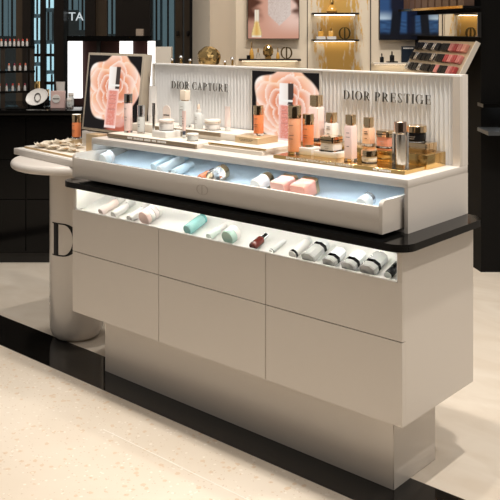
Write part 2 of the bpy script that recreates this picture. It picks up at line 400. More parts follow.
# ================================================================ DISPLAY CABINET
cab = thing('display_cabinet', 'large white lacquered cosmetics cabinet with six push drawers on a recessed plinth', 'cabinet', (0, 0, 0))
bm = bmesh.new()
add_box(bm, 0, .012, .004, .424, .245, .741); add_box(bm, 1.485, 1.5, .0191, .424, .245, .4822); add_box(bm, 1.485, 1.5, .0081, .424, .4822, .6472); add_box(bm, 1.485, 1.5, 0, .424, .6472, .741)
add_box(bm, .012, 1.485, .40, .424, .245, .741); add_box(bm, .012, 1.485, .02, .40, .245, .6149)
part('carcass', mesh_of(bm), LACQ, cab)
fw = 1.5/3
for i in range(3):
    for z0, z1 in ((.245, .4812), (.4835, .647)):
        part('drawer_front', boxm(i*fw+(.0 if i == 0 else .0011), (i+1)*fw-(.0011 if i < 2 else .0), 0, .019 if z0 < .4 else .008, z0, z1, .0006, 1), LACQ, cab)
part('plinth', boxm(.081, 1.413, .096, .341, 0, .245, .002, 1), LACQ, cab)
# lit sloping display bay
bm = bmesh.new(); add_prism(bm, [(.0085, .615), (.0085, .6327), (.24, .7159), (.24, .70)], .012, 1.485, None, 'x')
part('bay_floor', mesh_of(bm), BRIGHT, cab)
bm = bmesh.new(); add_box(bm, .012, 1.485, .24, .25, .615, .741); add_box(bm, .0121, .018, .006, .24, .647, .741); add_box(bm, 1.479, 1.4849, .006, .24, .647, .741)
part('bay_lining', mesh_of(bm), BRIGHT, cab)
part('bay_lip', boxm(.018, 1.479, .0005, .0075, .6471, .6505), BRIGHT, cab)
LED = mat('led_strip', (.9, .9, .85), .5, emit=(1, .97, .88), estr=20)
part('led_strip', boxm(.03, 1.47, .016, .028, .7392, .7418), LED, cab)
part('led_strip', boxm(.03, 1.47, .20, .212, .7392, .7418), LED, cab)  # second strip at the back, added to brighten the bay
wt = link('worktop', prism(rrect(-.028, 1.535, -.042, .452, .055, 8), .742, .7637, bev=.003), BLACKG, None, F)
tag(wt, 'black glossy worktop with rounded corners between cabinet and drawer unit', 'worktop')

# upper drawer unit with ribbed back panel
un = thing('drawer_unit', 'white counter-top unit with a pulled-out drawer and fluted back panel', 'display unit', (0, 0, .7637))
z0 = .7637
def U(x0, x1, y0, y1, a, b, bev=0): return boxm(x0, x1, y0, y1, a-z0, b-z0, bev)
part('top_slab', U(.002, 1.463, .092, .461, .896, .92, .0015), LACQW, un)
part('side_panel', U(.002, .0115, .092, .461, .7638, .896), LACQW, un)
part('side_panel', U(1.451, 1.463, .092, .461, .7638, .896), LACQW, un)
part('back_board', U(.026, 1.451, .45, .461, .7638, .896), BLUEW, un)
part('base_board', U(.026, 1.451, .10, .45, .7638, .772), LACQW, un)
dr = part('drawer', U(.0245, 1.4288, -.010, .004, .7765, .853, .0012), LACQ, un)
def side_pts(): # rounded front top corner
    p = [(-.0098, .7766-z0), (.44, .7766-z0), (.44, .871-z0)]
    for i in range(7):
        a = PI/2+PI/2*i/6; p.append((-.0098+.018+.018*math.cos(a), .871-z0-.018+.018*math.sin(a)))
    return p
for xa, xb in ((.012, .0245), (1.4288, 1.4415)):
    bm = bmesh.new(); add_prism(bm, side_pts(), xa, xb, None, 'x'); part('drawer_side', mesh_of(bm, 's', 40), LACQ, dr)
bm = bmesh.new(); add_prism(bm, [(.004, .778-z0), (.004, .787-z0), (.40, .886-z0), (.44, .886-z0), (.44, .778-z0)], .0246, 1.4287, None, 'x')
part('drawer_insert', mesh_of(bm), BLUEW, dr)
part('emblem', emblem_mesh(.0165, .0005), mat('engraved_line', (.40, .35, .30), .5), dr, T(.728, -.0101, .815-z0) @ Matrix.Diagonal((1.65, 1, 1, 1)))
CLED = mat('cool_led_strip', (.9, .95, 1), .5, emit=(.74, .88, 1), estr=12)
part('led_strip', U(.04, 1.44, .110, .124, .8950, .8962), CLED, un)
# back panel: core, fluted ribs, frame end
part('panel_core', U(.014, 1.463, .424, .461, .92, 1.211), LACQW, un)
RIBM = mat('ribbed_white', (.80, .81, .82), .6, vary=.01)
part('panel_cap', U(.014, 1.463, .4085, .4241, 1.206, 1.2112), RIBM, un)
part('panel_end', U(1.437, 1.463, .408, .4241, .92, 1.206), LACQ, un)
part('panel_end', U(.014, .022, .408, .4241, .92, 1.206), LACQW, un)
RIBM = mat('ribbed_white', (.70, .71, .72), .35, vary=.01)
def ribs(xa, xb, n):
    w_ = (xb-xa)/n
    bm = bmesh.new()
    add_prism(bm, [(0, .4238), (w_*.06, .4145), (w_*.2, .4130), (w_*.97, .4222), (w_*.99, .4238)], .921-z0, 1.206-z0)
    me = mesh_of(bm, 'rib')
    for i in range(n): part('rib', me, RIBM, un, T(xa+i*w_, 0, 0))
ribs(.022, .572, 32); ribs(.915, 1.437, 31)
LET = mat('letter_bronze', (.06, .055, .05), .35, .3)
ACRY = mat('letter_acrylic', (.85, .84, .82), .3)
def letters(txt, height, x0, width, y, z, parent, track=.16):
    tot = sum(glyph(c)[1]+track for c in txt)-track; k = width/tot; x = x0
    for c in txt:
        g, adv = glyph(c)
        if g:
            for nm_, dp, m_ in (('letter', .0014, LET), ('letter_body', .0026, ACRY)):
                bm = bmesh.new()
                for p in g: add_prism(bm, [(a*k, b*height) for a, b in p], -dp, 0, None, 'y')
                if nm_ == 'letter': o = part(nm_, mesh_of(bm), m_, parent, T(x, y-.0026, z))
                else: part(nm_, mesh_of(bm), m_, o, T(0, .0026, 0))
        x += (adv+track)*k
letters('DIOR CAPTURE', .031, .133, .325, .4125, 1.109-z0, un)
letters('DIOR PRESTIGE', .031, 1.012, .347, .4125, 1.111-z0, un)

# flower on black: picture used by both screens
def flower(u, v, asp=1.2):
    x, y = (u-.52)*1.0, (v-.56)*asp
    r = math.hypot(x, y); a = math.atan2(y, x)
    n1 = noise.noise(Vector((math.cos(a)*1.6, math.sin(a)*1.6, 3.1)))
    R_ = .49 + .07*n1 + .03*math.sin(5*a+1)
    black = (.012, .010, .010)
    wv = noise.noise(Vector((x*3.2, y*3.2, 1.7)))
    wv2 = noise.noise(Vector((x*7+9, y*7, .7)))
    px, py = x+.03*wv2+.03*wv, y+.03*noise.noise(Vector((x*5, y*5, 8)))
    c = (.97, .86, .78)
    for k, (n_, rho, R1, a0) in enumerate(((1, .0, .07, 0), (3, .07, .11, .4), (4, .14, .15, 1.2), (5, .20, .19, .1), (6, .29, .20, .7), (7, .33, .23, .2))):
        best = None
        for q in range(n_):
            th = a0+2*PI*q/n_; cx_, cy_ = rho*math.cos(th), rho*math.sin(th)
            dd = math.hypot(px-cx_, py-cy_)/(R1*(1+.15*wv))
            if dd < 1 and (best is None or dd < best): best = dd
        if best is not None:
            rr = math.hypot(px, py)/(rho+R1)
            e = sst(.50, 1.08, max(best, rr*.95))
            lo_ = mixc((.62, .13, .05), (.90, .40, .22), k/5)
            c = mixc(lo_, (1.0, .86, .76), .02+.93*e**1.5)
            c = mixc(c, (.95, .55, .28), max(0, wv2)*.6)
            break
    c = mixc(c, (.70, .12, .06), sst(.02, .36, x)*sst(.05, -.42, y)*(.35+.4*max(0, -wv2+.3)))
    m = sst(R_+.012, R_-.012, r)
    low = sst(-.26, -.60, y+.15*wv)*sst(-.30, -.12, -abs(x-.16))
    c2 = mixc(black, c, m)
    if v < .20: c2 = mixc(c2, (.62, .16, .10), low*.85)
    # bottle shown in the picture
    bx, by = u-.52-.02*(v-.5), v
    if abs(bx) < .105 and .03 < by < .85:
        if by > .53:
            if by > .55:
                t = (bx+.105)/.21
                c2 = mixc((.95, .90, .86), (.75, .62, .52), t) if t < .62 else (.06, .045, .04)
                if abs(by-.60) < .014: c2 = (.9, .86, .8)
            else: c2 = (.92, .72, .66)
        else:
            t = abs(bx)/.105
            c2 = mixc((.72, .25, .19), (.92, .58, .50), sst(.5, 1, t))
            n3 = noise.noise(Vector((u*60, v*60, 2)))
            c2 = mixc(c2, (.95, .66, .58), max(0, n3)*.9)
            for ty in (.46, .42, .36, .28):
                if abs(by-ty) < .007 and t < .6: c2 = mixc(c2, (.5, .2, .17), .6)
            if by < .07: c2 = mixc(c2, (1, .9, .86), .6)
    return c2
SCR = attr_mat('screen_glow', 1.08, .15); SCR.node_tree.nodes['Principled BSDF'].inputs['IOR'].default_value = 1.2
cs_ = thing('flower_screen', 'upright screen with pink rose picture set between the two fluted panels', 'screen', (.744, .4235, .9205))
part('bezel', boxm(-.1705, .1705, -.013, -.0002, 0, .2850, .001, 1), mat('screen_bezel', (.62, .59, .55), .4), cs_)
part('picture', picture_mesh(.322, .268, 86, 74, lambda u, v: flower(u, v, .95)), SCR, cs_, T(0, -.0135, .009), 'pink rose and serum bottle on black')

# ---------------------------------------------------------------- product makers (origin at base centre, local +y away from the viewer)
def prints(parent, r, zs, wid=.5, m=INK, flat=False, a0=-PI/2+.1, hh=.0016):
    """lines of tiny printing on a bottle front"""
    bm = bmesh.new()
    for z, f in zs:
        n = 6
        for i in range(n):
            if flat:
                xa, xb = r*wid*(2*i/n-1)*f, r*wid*(2*(i+.75)/n-1)*f
                add_box(bm, xa, xb, -.0004, .0004, z, z+hh)
            else:
                t0, t1 = a0+wid*f*(2*i/n-1), a0+wid*f*(2*(i+.75)/n-1)
                pts = [(math.cos(t)*rr, math.sin(t)*rr) for t, rr in ((t0, r+.0001), (t0, r+.0006), (t1, r+.0006), (t1, r+.0001))]
                add_prism(bm, pts, z, z+hh)
    return part('print', mesh_of(bm), m, parent)
GRP_TOP = 'skincare products on the counter unit'
def serum(name, label, loc, w_, h, cap, body_m, cap_m, rz=0, group=GRP_TOP, cat='bottle', band=True, inkm=INK, square=False, glassy=True):
    t = thing(name, label, cat, loc, rz, group); r = w_/2; hb = h-cap
    if square:
        part('body', loft([(rsec(w_*.94, w_*.94, r*.25), .007), (rsec(w_*.94, w_*.94, r*.25), hb-.006), (rsec(w_*.8, w_*.8, r*.25), hb-.001)]), body_m, t)
        part('glass_base', loft([(rsec(w_*.96, w_*.96, r*.25), 0), (rsec(w_, w_, r*.25), .001), (rsec(w_, w_, r*.25), .0068)]), GLASS, t)
        part('collar', loft([(rsec(w_*.6, w_*.6, r*.2), hb-.001), (rsec(w_*.6, w_*.6, r*.2), hb+.003)]), PGOLD, t)
        cp = part('cap', loft([(rsec(w_*.78, w_*.78, r*.2), hb+.003), (rsec(w_*.78, w_*.78, r*.2), h-.001), (rsec(w_*.74, w_*.74, r*.2), h)]), cap_m, t)
        prints(t, r, [(hb*.78, .6), (hb*.66, .8), (hb*.4, .5)], .55, inkm, flat=True).matrix_local = T(0, -w_*.47-.0003, 0)
    else:
        part('body', lathe([(0, .008), (r*.93, .008), (r*.96, .011), (r*.96, hb-.002), (r*.9, hb), (0, hb)]), body_m, t)
        part('glass_base', lathe([(0, 0), (r*.97, 0), (r, .002), (r, .0075), (0, .0078)]), GLASS, t)
        cp = part('cap', lathe([(0, hb+.0005), (r*.97, hb+.0005), (r*.97, h-.0015), (r*.93, h), (0, h)]), cap_m, t)
        if band: part('ring', lathe([(r*.975, hb+cap*.14), (r*1.0, hb+cap*.14), (r*1.0, hb+cap*.24), (r*.975, hb+cap*.24)]), PGOLD, cp)
        prints(t, r*.96, [(hb*.80, .7), (hb*.52, .9), (hb*.42, .7)], .5, inkm)
    return t
def jar(name, label, loc, w_, h, lid, body_m, lid_m, rz=0, group=GRP_TOP, cat='jar', square=False, clear=True):
    t = thing(name, label, cat, loc, rz, group); r = w_/2; hb = h-lid
    if square:
        part('body', loft([(rsec(w_*.86, w_*.86, r*.3), .005), (rsec(w_*.9, w_*.9, r*.3), hb*.5), (rsec(w_*.84, w_*.84, r*.3), hb-.001)]), body_m, t)
        part('glass_base', loft([(rsec(w_*.9, w_*.9, r*.3), 0), (rsec(w_, w_, r*.3), .0015), (rsec(w_, w_, r*.3), .0048)]), GLASS, t)
        ld = part('lid', loft([(rsec(w_*.94, w_*.94, r*.3), hb), (rsec(w_*.94, w_*.94, r*.3), h-.0015), (rsec(w_*.9, w_*.9, r*.3), h)]), lid_m, t)
        part('lid_band', loft([(rsec(w_*.96, w_*.96, r*.3), hb+lid*.35), (rsec(w_*.96, w_*.96, r*.3), hb+lid*.5)]), BLKP, ld)
    else:
        part('body', lathe([(0, .003), (r*.88, .003), (r*.93, .008), (r*.93, hb*.85), (r*.85, hb), (0, hb)]), body_m, t)
        part('glass_base', lathe([(0, 0), (r*.9, 0), (r*.97, .001), (r*.97, .0028), (0, .003)]), GLASS, t)
        ld = part('lid', lathe([(0, hb+.0003), (r, hb+.0003), (r, h-.002), (r*.95, h), (0, h)]), lid_m, t)
        part('lid_band', lathe([(r, hb+lid*.3), (r*1.012, hb+lid*.3), (r*1.012, hb+lid*.42), (r, hb+lid*.42)]), PGOLD, ld)
    prints(t, r*.93, [(hb*.55, .7), (hb*.35, .5)], .5, INKG)
    return t
def tube_product(name, label, loc, w_, h, cap, body_m, cap_m, rz=0, group=GRP_TOP, inkm=INKG):
    """squeeze tube standing on its cap: round at the cap, crimped flat at the top"""
    t = thing(name, label, 'tube', loc, rz, group); secs = []
    for k in range(7):
        f = k/6; wx = w_*(.80+.20*f); wy = w_*.80*(1-f)**.8+.003
        pts = [(wx/2*math.cos(2*PI*i/24), wy/2*math.sin(2*PI*i/24)) for i in range(24)]
        secs.append((pts, cap+.0005+(h-cap)*(f*.93)))
    secs.append((secs[-1][0], h))
    part('body', loft(secs, 60), body_m, t)
    part('cap', lathe([(0, 0), (w_*.37, 0), (w_*.40, .001), (w_*.40, cap-.001), (w_*.38, cap), (0, cap)]), cap_m, t)
    prints(t, w_*.5, [(h*.74, .6), (h*.62, .7), (h*.45, .6)], .45, inkm, flat=True).matrix_local = T(0, -w_*.30, 0) @ RX(-.11)
    return t
def place_card(name, label, loc, w_, h, group=GRP_TOP, rz=0):
    t = thing(name, label, 'card', loc, rz, group)
    pts = [(-w_/2, 0), (w_/2, 0)]+[(w_/2*math.cos(PI*i/14), h-w_/2+w_/2*math.sin(PI*i/14)) for i in range(15)]
    part('card', prism(pts, -.0015, .0015, 'y'), mat('card_pink_white', (.86, .76, .71), .5), t)
    bm = bmesh.new()
    for i in range(9): add_box(bm, -w_*.4+i*w_*.09, -w_*.4+i*w_*.09+w_*.06, -.0022, -.0015, h*.42, h*.42+.006)
    part('print', mesh_of(bm), INK, t); part('foot', boxm(-w_*.4, w_*.4, -.012, .012, 0, .003), GLASS, t)
    return t

# ---------------------------------------------------------------- risers and trays on the counter unit
TOPZ = .9201
def riser(name, label, x0, x1, y0, y1, za, zb, m, cat='riser', bev=.0012):
    o = link(name, boxm(x0, x1, y0, y1, za, zb, bev), m, None, F); return tag(o, label, cat)
def bar_text(parent, x0, x1, y, z, txt, m=WHITEINK):
    """printed line on a label bar; unreadable in the photograph except for its rhythm"""
    if txt:
        me = font_mesh(txt, .0105, .0003); xs = [v.co.x for v in me.vertices]; s_ = (x1-x0)/(max(xs)-min(xs))
        part('bar_print', me, m, parent, T(x0, y, z) @ RX(PI/2-.0) @ Matrix.Diagonal((s_, 1, 1, 1)))
ri = thing('low_riser', 'long low white riser with a bronze label bar under the skincare on the left', 'riser', (0, 0, TOPZ))
part('slab', boxm(.04, .548, .145, .262, 0, .0175, .0012), CREAM, ri)
BRZ = mat('bronze_bar', (.30, .235, .165), .35, .7)
part('label_bar', boxm(.045, .548, .137, .1448, .004, .0165), BRZ, ri)
bm = bmesh.new(); x = .17
random.seed(3)
for wl in (5, 9, 6, 4, 8):
    for i in range(wl):
        add_box(bm, x, x+.0042, .1362, .137, .0065, .014); x += .0056+random.random()*.001
    x += .007
part('bar_print', mesh_of(bm), WHITEINK, ri)
r2 = thing('rear_riser', 'taller white riser with a bronze label bar along the left fluted panel', 'riser', (0, 0, TOPZ))
part('slab', boxm(.04, .632, .268, .405, 0, .0475, .0012), CREAM, r2)
part('label_bar', boxm(.19, .55, .2615, .2679, .033, .0465), BRZ, r2)
bm = bmesh.new(); x = .235
for wl in (7, 5, 8):
    for i in range(wl):
        add_box(bm, x, x+.0042, .2605, .2615, .036, .0435); x += .0056
    x += .007
part('bar_print', mesh_of(bm), WHITEINK, r2)
# middle tray and gift box
tr = thing('presentation_tray', 'flat white tray with gold edge in front of the centre screen', 'tray', (.69, .255, TOPZ))
part('base', prism([(-.136, -.085), (.15, -.085), (.15, .15), (-.055, .15), (-.055, .008), (-.136, .008)], 0, .013, 'z'), CREAM, tr)
tp = part('top_plate', prism([(-.12, -.07), (.155, -.07), (.155, .15), (-.055, .15), (-.055, .006), (-.12, .006)], .0131, .022, 'z'), CREAM, tr)
part('gold_edge', boxm(-.121, .156, -.0735, -.0705, .0175, .0225), GOLD, tp)
gb = thing('gift_box', 'flat gold carton lying on the tray under an orange bottle', 'box', (.70, .305, TOPZ+.0222))
part('carton', boxm(-.06, .05, -.055, .06, 0, .0225, .0008, 1), GOLDP, gb)
prints(gb, .05, [(.013, 1.0), (.008, .8)], .7, INK, flat=True).matrix_local = T(-.005, -.0554, 0)
# prestige side
gp = thing('gold_base_plate', 'low polished gold plate with white lettering along the right front edge', 'riser', (0, 0, TOPZ))
part('plate', boxm(.90, 1.41, .162, .285, 0, .0118, .0008, 1), GOLD, gp)
part('front_bar', boxm(.90, 1.41, .158, .1618, .001, .0115), mat('brass_bar', (.36, .25, .10), .3, .85), gp)
bar_text(gp, .955, 1.225, .1578, .0035, 'REPAIR & MICRO-NUTRITIVE ANTI-AGING TREATMENTS')
bm = bmesh.new(); x = 1.30
for wl in (3, 8):
    for i in range(wl):
        add_box(bm, x, x+.0042, .1572, .1579, .003, .009); x += .0055
    x += .005
part('bar_print', mesh_of(bm), WHITEINK, gp)
riser('gold_riser', 'long polished gold riser standing against the right fluted panel', .89, 1.415, .286, .404, TOPZ, .9648, GOLD)
riser('gold_block', 'small gold block under the black jar', 1.265, 1.385, .335, .402, .965, .9926, PGOLD)
riser('white_block', 'small white block under the short orange bottle', .945, 1.012, .222, .2855, TOPZ+.0119, .9555, WHITEP)
riser('white_block', 'wider white block under the glass jar with gold lid', 1.022, 1.118, .222, .2855, TOPZ+.0119, .9505, WHITEP)
riser('white_block', 'white carton block under the flat white jar on the left riser', .268, .345, .178, .258, TOPZ+.0177, .9618, WHITEP)

# ---------------------------------------------------------------- products on top
z1, z2 = TOPZ+.0178, TOPZ+.0478
serum('lotion_bottle', 'pale pink bottle with dark chrome cap at the left end of the unit', (.087, .212, z1), .035, .157, .037, PINKB, CHROME)
serum('serum_bottle', 'frosted bottle with tall silver cap, second on the left riser', (.154, .222, z1), .0305, .114, .046, FROST, SILV, band=False)
t = thing('eye_tube', 'slim dark silver tube standing on a clear tip at the left', 'tube', (.226, .225, z1), 0, GRP_TOP)
part('body', loft([([(rx_*math.cos(2*PI*i/20), ry_*math.sin(2*PI*i/20)) for i in range(20)], z) for rx_, ry_, z in ((.005, .005, .026), (.006, .006, .05), (.008, .005, .09), (.009, .0018, .126))], 60), CHROME, t)
part('tip', lathe([(0, 0), (.0055, 0), (.006, .002), (.005, .026), (0, .026)]), FROST, t)
jar('cream_jar', 'flat white cream jar on a white block beside the slim tubes', (.302, .222, .962), .061, .043, .012, WHITEP, mat('pearl_lid', (.80, .70, .64), .35))
t = thing('eye_tube', 'slim white and pink tube with dark tip on the left riser', 'tube', (.391, .232, z1), 0, GRP_TOP)
part('body', loft([([(rx_*math.cos(2*PI*i/20), ry_*math.sin(2*PI*i/20)) for i in range(20)], z) for rx_, ry_, z in ((.006, .006, .028), (.008, .007, .05), (.0100, .004, .09), (.0105, .0018, .105))], 60), PINKB, t)
part('tip', lathe([(0, 0), (.006, 0), (.0075, .003), (.0065, .013), (0, .013)]), FROST, t)
part('neck', lathe([(0, .0132), (.0062, .0132), (.0062, .0278), (0, .0278)]), mat('dark_blue_tip', (.06, .07, .1), .3), t)
prints(t, .012, [(.075, .5), (.065, .7), (.055, .6)], .5, INK, flat=True).matrix_local = T(0, -.0068, 0)
jar('mini_jar', 'small frosted jar alone on the counter before the tray', (.470, .2, z1), .045, .028, .009, FROST, WHITEP)
tube_product('cleanser_tube', 'large white squeeze tube at the left end of the rear riser', (.101, .333, z2), .048, .153, .03, WHITEP, WHITEP)
place_card('round_top_card', 'small pinkish card with round top behind the flat white jar', (.165, .352, z2), .044, .075)
serum('tall_bottle', 'tall frosted bottle with beige cap below the left dark lettering', (.314, .312, z2), .040, .147, .0414, FROST, mat('beige_cap', (.78, .68, .56), .4), square=True, inkm=INKG)
t = thing('dropper_bottle', 'white dropper bottle with small rubber bulb on the rear riser', 'bottle', (.393, .309, z2), 0, GRP_TOP)
part('body', lathe([(0, 0), (.0165, 0), (.0175, .002), (.0175, .055), (.012, .063), (0, .063)]), FROST, t)
cp = part('collar', lathe([(0, .0635), (.0095, .0635), (.0095, .076), (0, .076)]), WHITEP, t)
part('bulb', lathe([(0, .0763), (.006, .0763), (.0055, .090), (.003, .096), (0, .0965)]), mat('rubber_bulb', (.80, .66, .55), .5), t)
prints(t, .0175, [(.045, .6), (.038, .8), (.02, .6)], .5, INKG)
jar('cream_jar', 'wide white cream jar on the rear riser left of the pink tube', (.462, .317, z2), .064, .0395, .014, WHITEP, CREAM)
tube_product('hand_tube', 'white tube with pink edge and bold print at the right of the rear riser', (.532, .326, z2), .028, .094, .017, mat('tube_pink_white', (.87, .74, .70), .35), WHITEP, inkm=INK)
serum('orange_bottle', 'orange bottle with gold cap standing on the gold carton', (.690, .325, .9651), .039, .111, .0346, ORANGE, PGOLD)
serum('orange_bottle', 'tall peach bottle with gold cap at the front of the gold plate', (.938, .226, .9321), .0475, .165, .0435, PEACH, PGOLD)
serum('orange_bottle', 'orange bottle with gold cap on the small white block', (.975, .254, .9557), .0403, .1125, .0361, ORANGE, PGOLD)
serum('pale_bottle', 'tall pale pink bottle with gold cap at the right edge of the screen', (.921, .372, .965), .046, .158, .0408, PINKB, PGOLD, square=True)
serum('pale_bottle', 'white bottle with gold cap standing behind the glass jar', (.985, .375, .965), .040, .1, .036, WHITEP, PGOLD, square=True)
jar('glass_jar', 'square glass jar of white cream with gold lid on a white block', (1.072, .254, .9507), .064, .0505, .0215, WHITEP, PGOLD, square=True)
serum('pink_bottle', 'slim pink bottle with gold cap on a clear base before the gold riser', (1.171, .224, .9321), .0335, .1485, .0337, PINKB, PGOLD, square=True)
serum('foundation_bottle', 'beige foundation bottle with gold cap on the gold riser', (1.150, .36, .965), .035, .0955, .0345, BEIGE, PGOLD, square=True)
jar('glass_jar', 'square jar of pink cream with gold lid on the gold riser', (1.216, .362, .965), .053, .056, .0205, PINKG, PGOLD, square=True)
jar('glass_jar', 'small round white jar with gold lid on the front gold plate', (1.235, .236, .9321), .052, .0395, .02, WHITEP, PGOLD)
t = thing('elixir_bottle', 'tall clear glass bottle with rose-gold cap at the right front corner', 'bottle', (1.378, .19, .9321), .1, GRP_TOP)
part('glass', loft([(rsec(.041, .041, .006), 0), (rsec(.041, .041, .006), .108), (rsec(.034, .034, .006), .112)]), GLASS, t)
part('inner_vial', lathe([(0, .012), (.0105, .012), (.0115, .016), (.0115, .104), (0, .106)]), mat('vial_silver', (.80, .76, .70), .15, 1.), t)
cp = part('cap', lathe([(0, .1125), (.019, .1125), (.019, .142), (.0175, .1435), (0, .1435)]), mat('rosegold_cap', (.66, .47, .36), .15, 1.), t)
t = jar('black_jar', 'black glass jar with gold lid on the gold block at the far right', (1.328, .367, .9929), .069, .0535, .0215, BLKP, PGOLD)

# ---------------------------------------------------------------- things lying in the lit bay (floor rises to the back)
SL = math.atan(.36)
def bayM(x, y, lift, off=.013): # frame lying on the slope: local z runs up the slope
    y += off; return T(x, y, .6300+.36*y) @ RX(SL) @ T(0, 0, lift) @ RX(-PI/2)
def lying(name, label, cat, x, y, lift, group, rz=0, M=None, fr=bayM):
    t = bpy.data.objects.new(name, None); scn.collection.objects.link(t); t.empty_display_size = .03
    t.matrix_world = F @ fr(x, y, lift) @ RZ(rz)
    return tag(t, label, cat, group)
GB = 'products lying in the lit bay'
def lie_bottle(name, label, x, y, r, body, cap, bm_, cm_, fr=bayM, group=GB, capr=.72, neck=None, pr_=True, cat='bottle'):
    t = lying(name, label, cat, x, y, r+.0012, group, 0, None, fr); L_ = body
    part('body', lathe([(0, 0), (r*.9, 0), (r, .003), (r, L_*.9), (r*.8, L_), (0, L_)], 22), bm_, t)
    if cap: part('cap', lathe([(0, L_+.0003), (r*capr, L_+.0003), (r*capr, L_+cap-.001), (r*capr*.9, L_+cap), (0, L_+cap)], 22), cm_, t)
    if pr_: prints(t, r, [(L_*.3, .5), (L_*.4, .7), (L_*.5, .7), (L_*.62, .5)], .5, INKG, a0=PI/2+.2, hh=.002)
    return t
lie_bottle('bay_bottle', 'pale pink bottle lying at the left end of the lit bay', .155, .008, .0155, .085, .034, mat('blush_plastic', (.86, .72, .67), .35), WHITEP, capr=.95)
lie_bottle('bay_bottle', 'white bottle lying second from the left in the lit bay', .230, .008, .0155, .075, .032, WHITEP, FROST, capr=.9)
lie_bottle('bay_bottle', 'white bottle lying beside the ringed pink jar in the lit bay', .325, .006, .0155, .072, .03, WHITEP, WHITEP, capr=.9)
t = lying('ringed_jar', 'pinkish ringed jar lying on its side in the lit bay', 'jar', .405, .01, .029, GB)
prev = 0
for k in range(4):
    part('ring', lathe([(0, k*.019), (.026, k*.019), (.028, k*.019+.003), (.028, k*.019+.014), (.025, k*.019+.0175), (0, k*.019+.0175)], 26), (PINKB, WHITEP, mat('lilac_grey', (.70, .62, .62), .3), WHITEP)[k], t)
lie_bottle('bay_bottle', 'aqua blue bottle lying in the middle of the lit bay', .628, .01, .0195, .08, .008, TEAL, mat('aqua_cap', (.16, .48, .48), .25), capr=.92)
lie_bottle('bay_bottle', 'small white bottle with mint print beside the aqua bottle', .733, .008, .0135, .052, .032, mat('mint_white', (.72, .82, .77), .35), WHITEP, capr=.85)
t = lying('bay_jar', 'round mint green jar leaning in the lit bay', 'jar', .822, .008, .027, GB)
part('body', lathe([(0, 0), (.024, 0), (.026, .004), (.026, .022), (0, .0225)], 26), MINT, t)
part('lid', lathe([(0, .0228), (.0265, .0228), (.0265, .040), (.024, .043), (0, .043)], 26), WHITEP, t)
lie_bottle('bay_bottle', 'dark red bottle with silver cap lying in the lit bay', .932, .006, .0145, .05, .026, DKRED, SILV, capr=.6)
t = lying('clear_tube', 'thin translucent white tube lying between dark red bottle and white tube', 'tube', 1.005, .01, .009, GB)
part('body', loft([([(.008*math.cos(2*PI*i/18), .0075*math.sin(2*PI*i/18)) for i in range(18)], 0), ([(.008*math.cos(2*PI*i/18), .0075*math.sin(2*PI*i/18)) for i in range(18)], .05), ([(.010*math.cos(2*PI*i/18), .0015*math.sin(2*PI*i/18)) for i in range(18)], .075)], 60), FROST, t)
part('band', lathe([(.0082, .004), (.0088, .004), (.0088, .006), (.0082, .006)], 18), INK, t)
t = lie_bottle('bay_bottle', 'white tube with dark ring at its base in the lit bay', 1.095, .008, .0145, .082, .012, WHITEP, FROST, capr=.85, pr_=False)
part('ring', lathe([(.0146, .003), (.0151, .003), (.0151, .012), (.0146, .012)], 22), BLKP, t)
def cut_jar(label, x, y, w_, body, lid, lidm, bandm=BLKP, glass=GLASS):
    """faceted flacon lying on its side: clear body, black shoulder band, pale cap"""
    t = lying('faceted_flacon', label, 'bottle', x, y, w_*.36+.0014, GB)
    def sec(w, d): c = .28; return [(-w/2, -d/2+d*c), (-w/2+w*c, -d/2), (w/2-w*c, -d/2), (w/2, -d/2+d*c), (w/2, d/2-d*c), (w/2-w*c, d/2), (-w/2+w*c, d/2), (-w/2, d/2-d*c)]
    d_ = w_*.72
    part('body', loft([(sec(w_*.9, d_*.9), 0), (sec(w_, d_), .004), (sec(w_, d_), body)], 20), glass, t)
    part('shoulder_band', loft([(sec(w_, d_), body+.0003), (sec(w_*1.0, d_*1.0), body+.013)], 20), bandm, t)
    part('cap', loft([(sec(w_*.94, d_*.94), body+.0135), (sec(w_*.94, d_*.94), body+lid-.005), (sec(w_*.8, d_*.8), body+lid)], 20), lidm, t)
    return t
SGL = mat('smoked_silver_glass', (.84, .84, .82), .12, trans=.5, vary=.1)
CAPW = mat('pale_cap', (.84, .86, .88), .28)
cut_jar('clear faceted flacon with black collar lying next to the white tube', 1.158, .006, .050, .056, .036, CAPW, glass=SGL)
cut_jar('faceted flacon with white cap and black band, first of the two alike', 1.236, .006, .046, .018, .052, CAPW, glass=SGL)
cut_jar('faceted flacon with white cap and black band, second of the two alike', 1.306, .006, .048, .019, .057, CAPW, glass=SGL)
cut_jar('larger faceted flacon with clear cap at the right of the lit bay', 1.374, .007, .054, .022, .060, mat('glassy_cap', (.88, .89, .88), .1, trans=.55), glass=SGL)
t = lie_bottle('bay_bottle', 'small black bottle with clear foot at the right end of the lit bay', 1.438, .018, .0125, .034, .0, BLKP, None, pr_=False)
part('foot', lathe([(0, -.001), (.011, -.001), (.012, -.004), (0, -.004)], 18), FROST, t)
part('upper_band', lathe([(0, .0345), (.0125, .0345), (.0125, .056), (0, .057)], 22), BLKP, t)

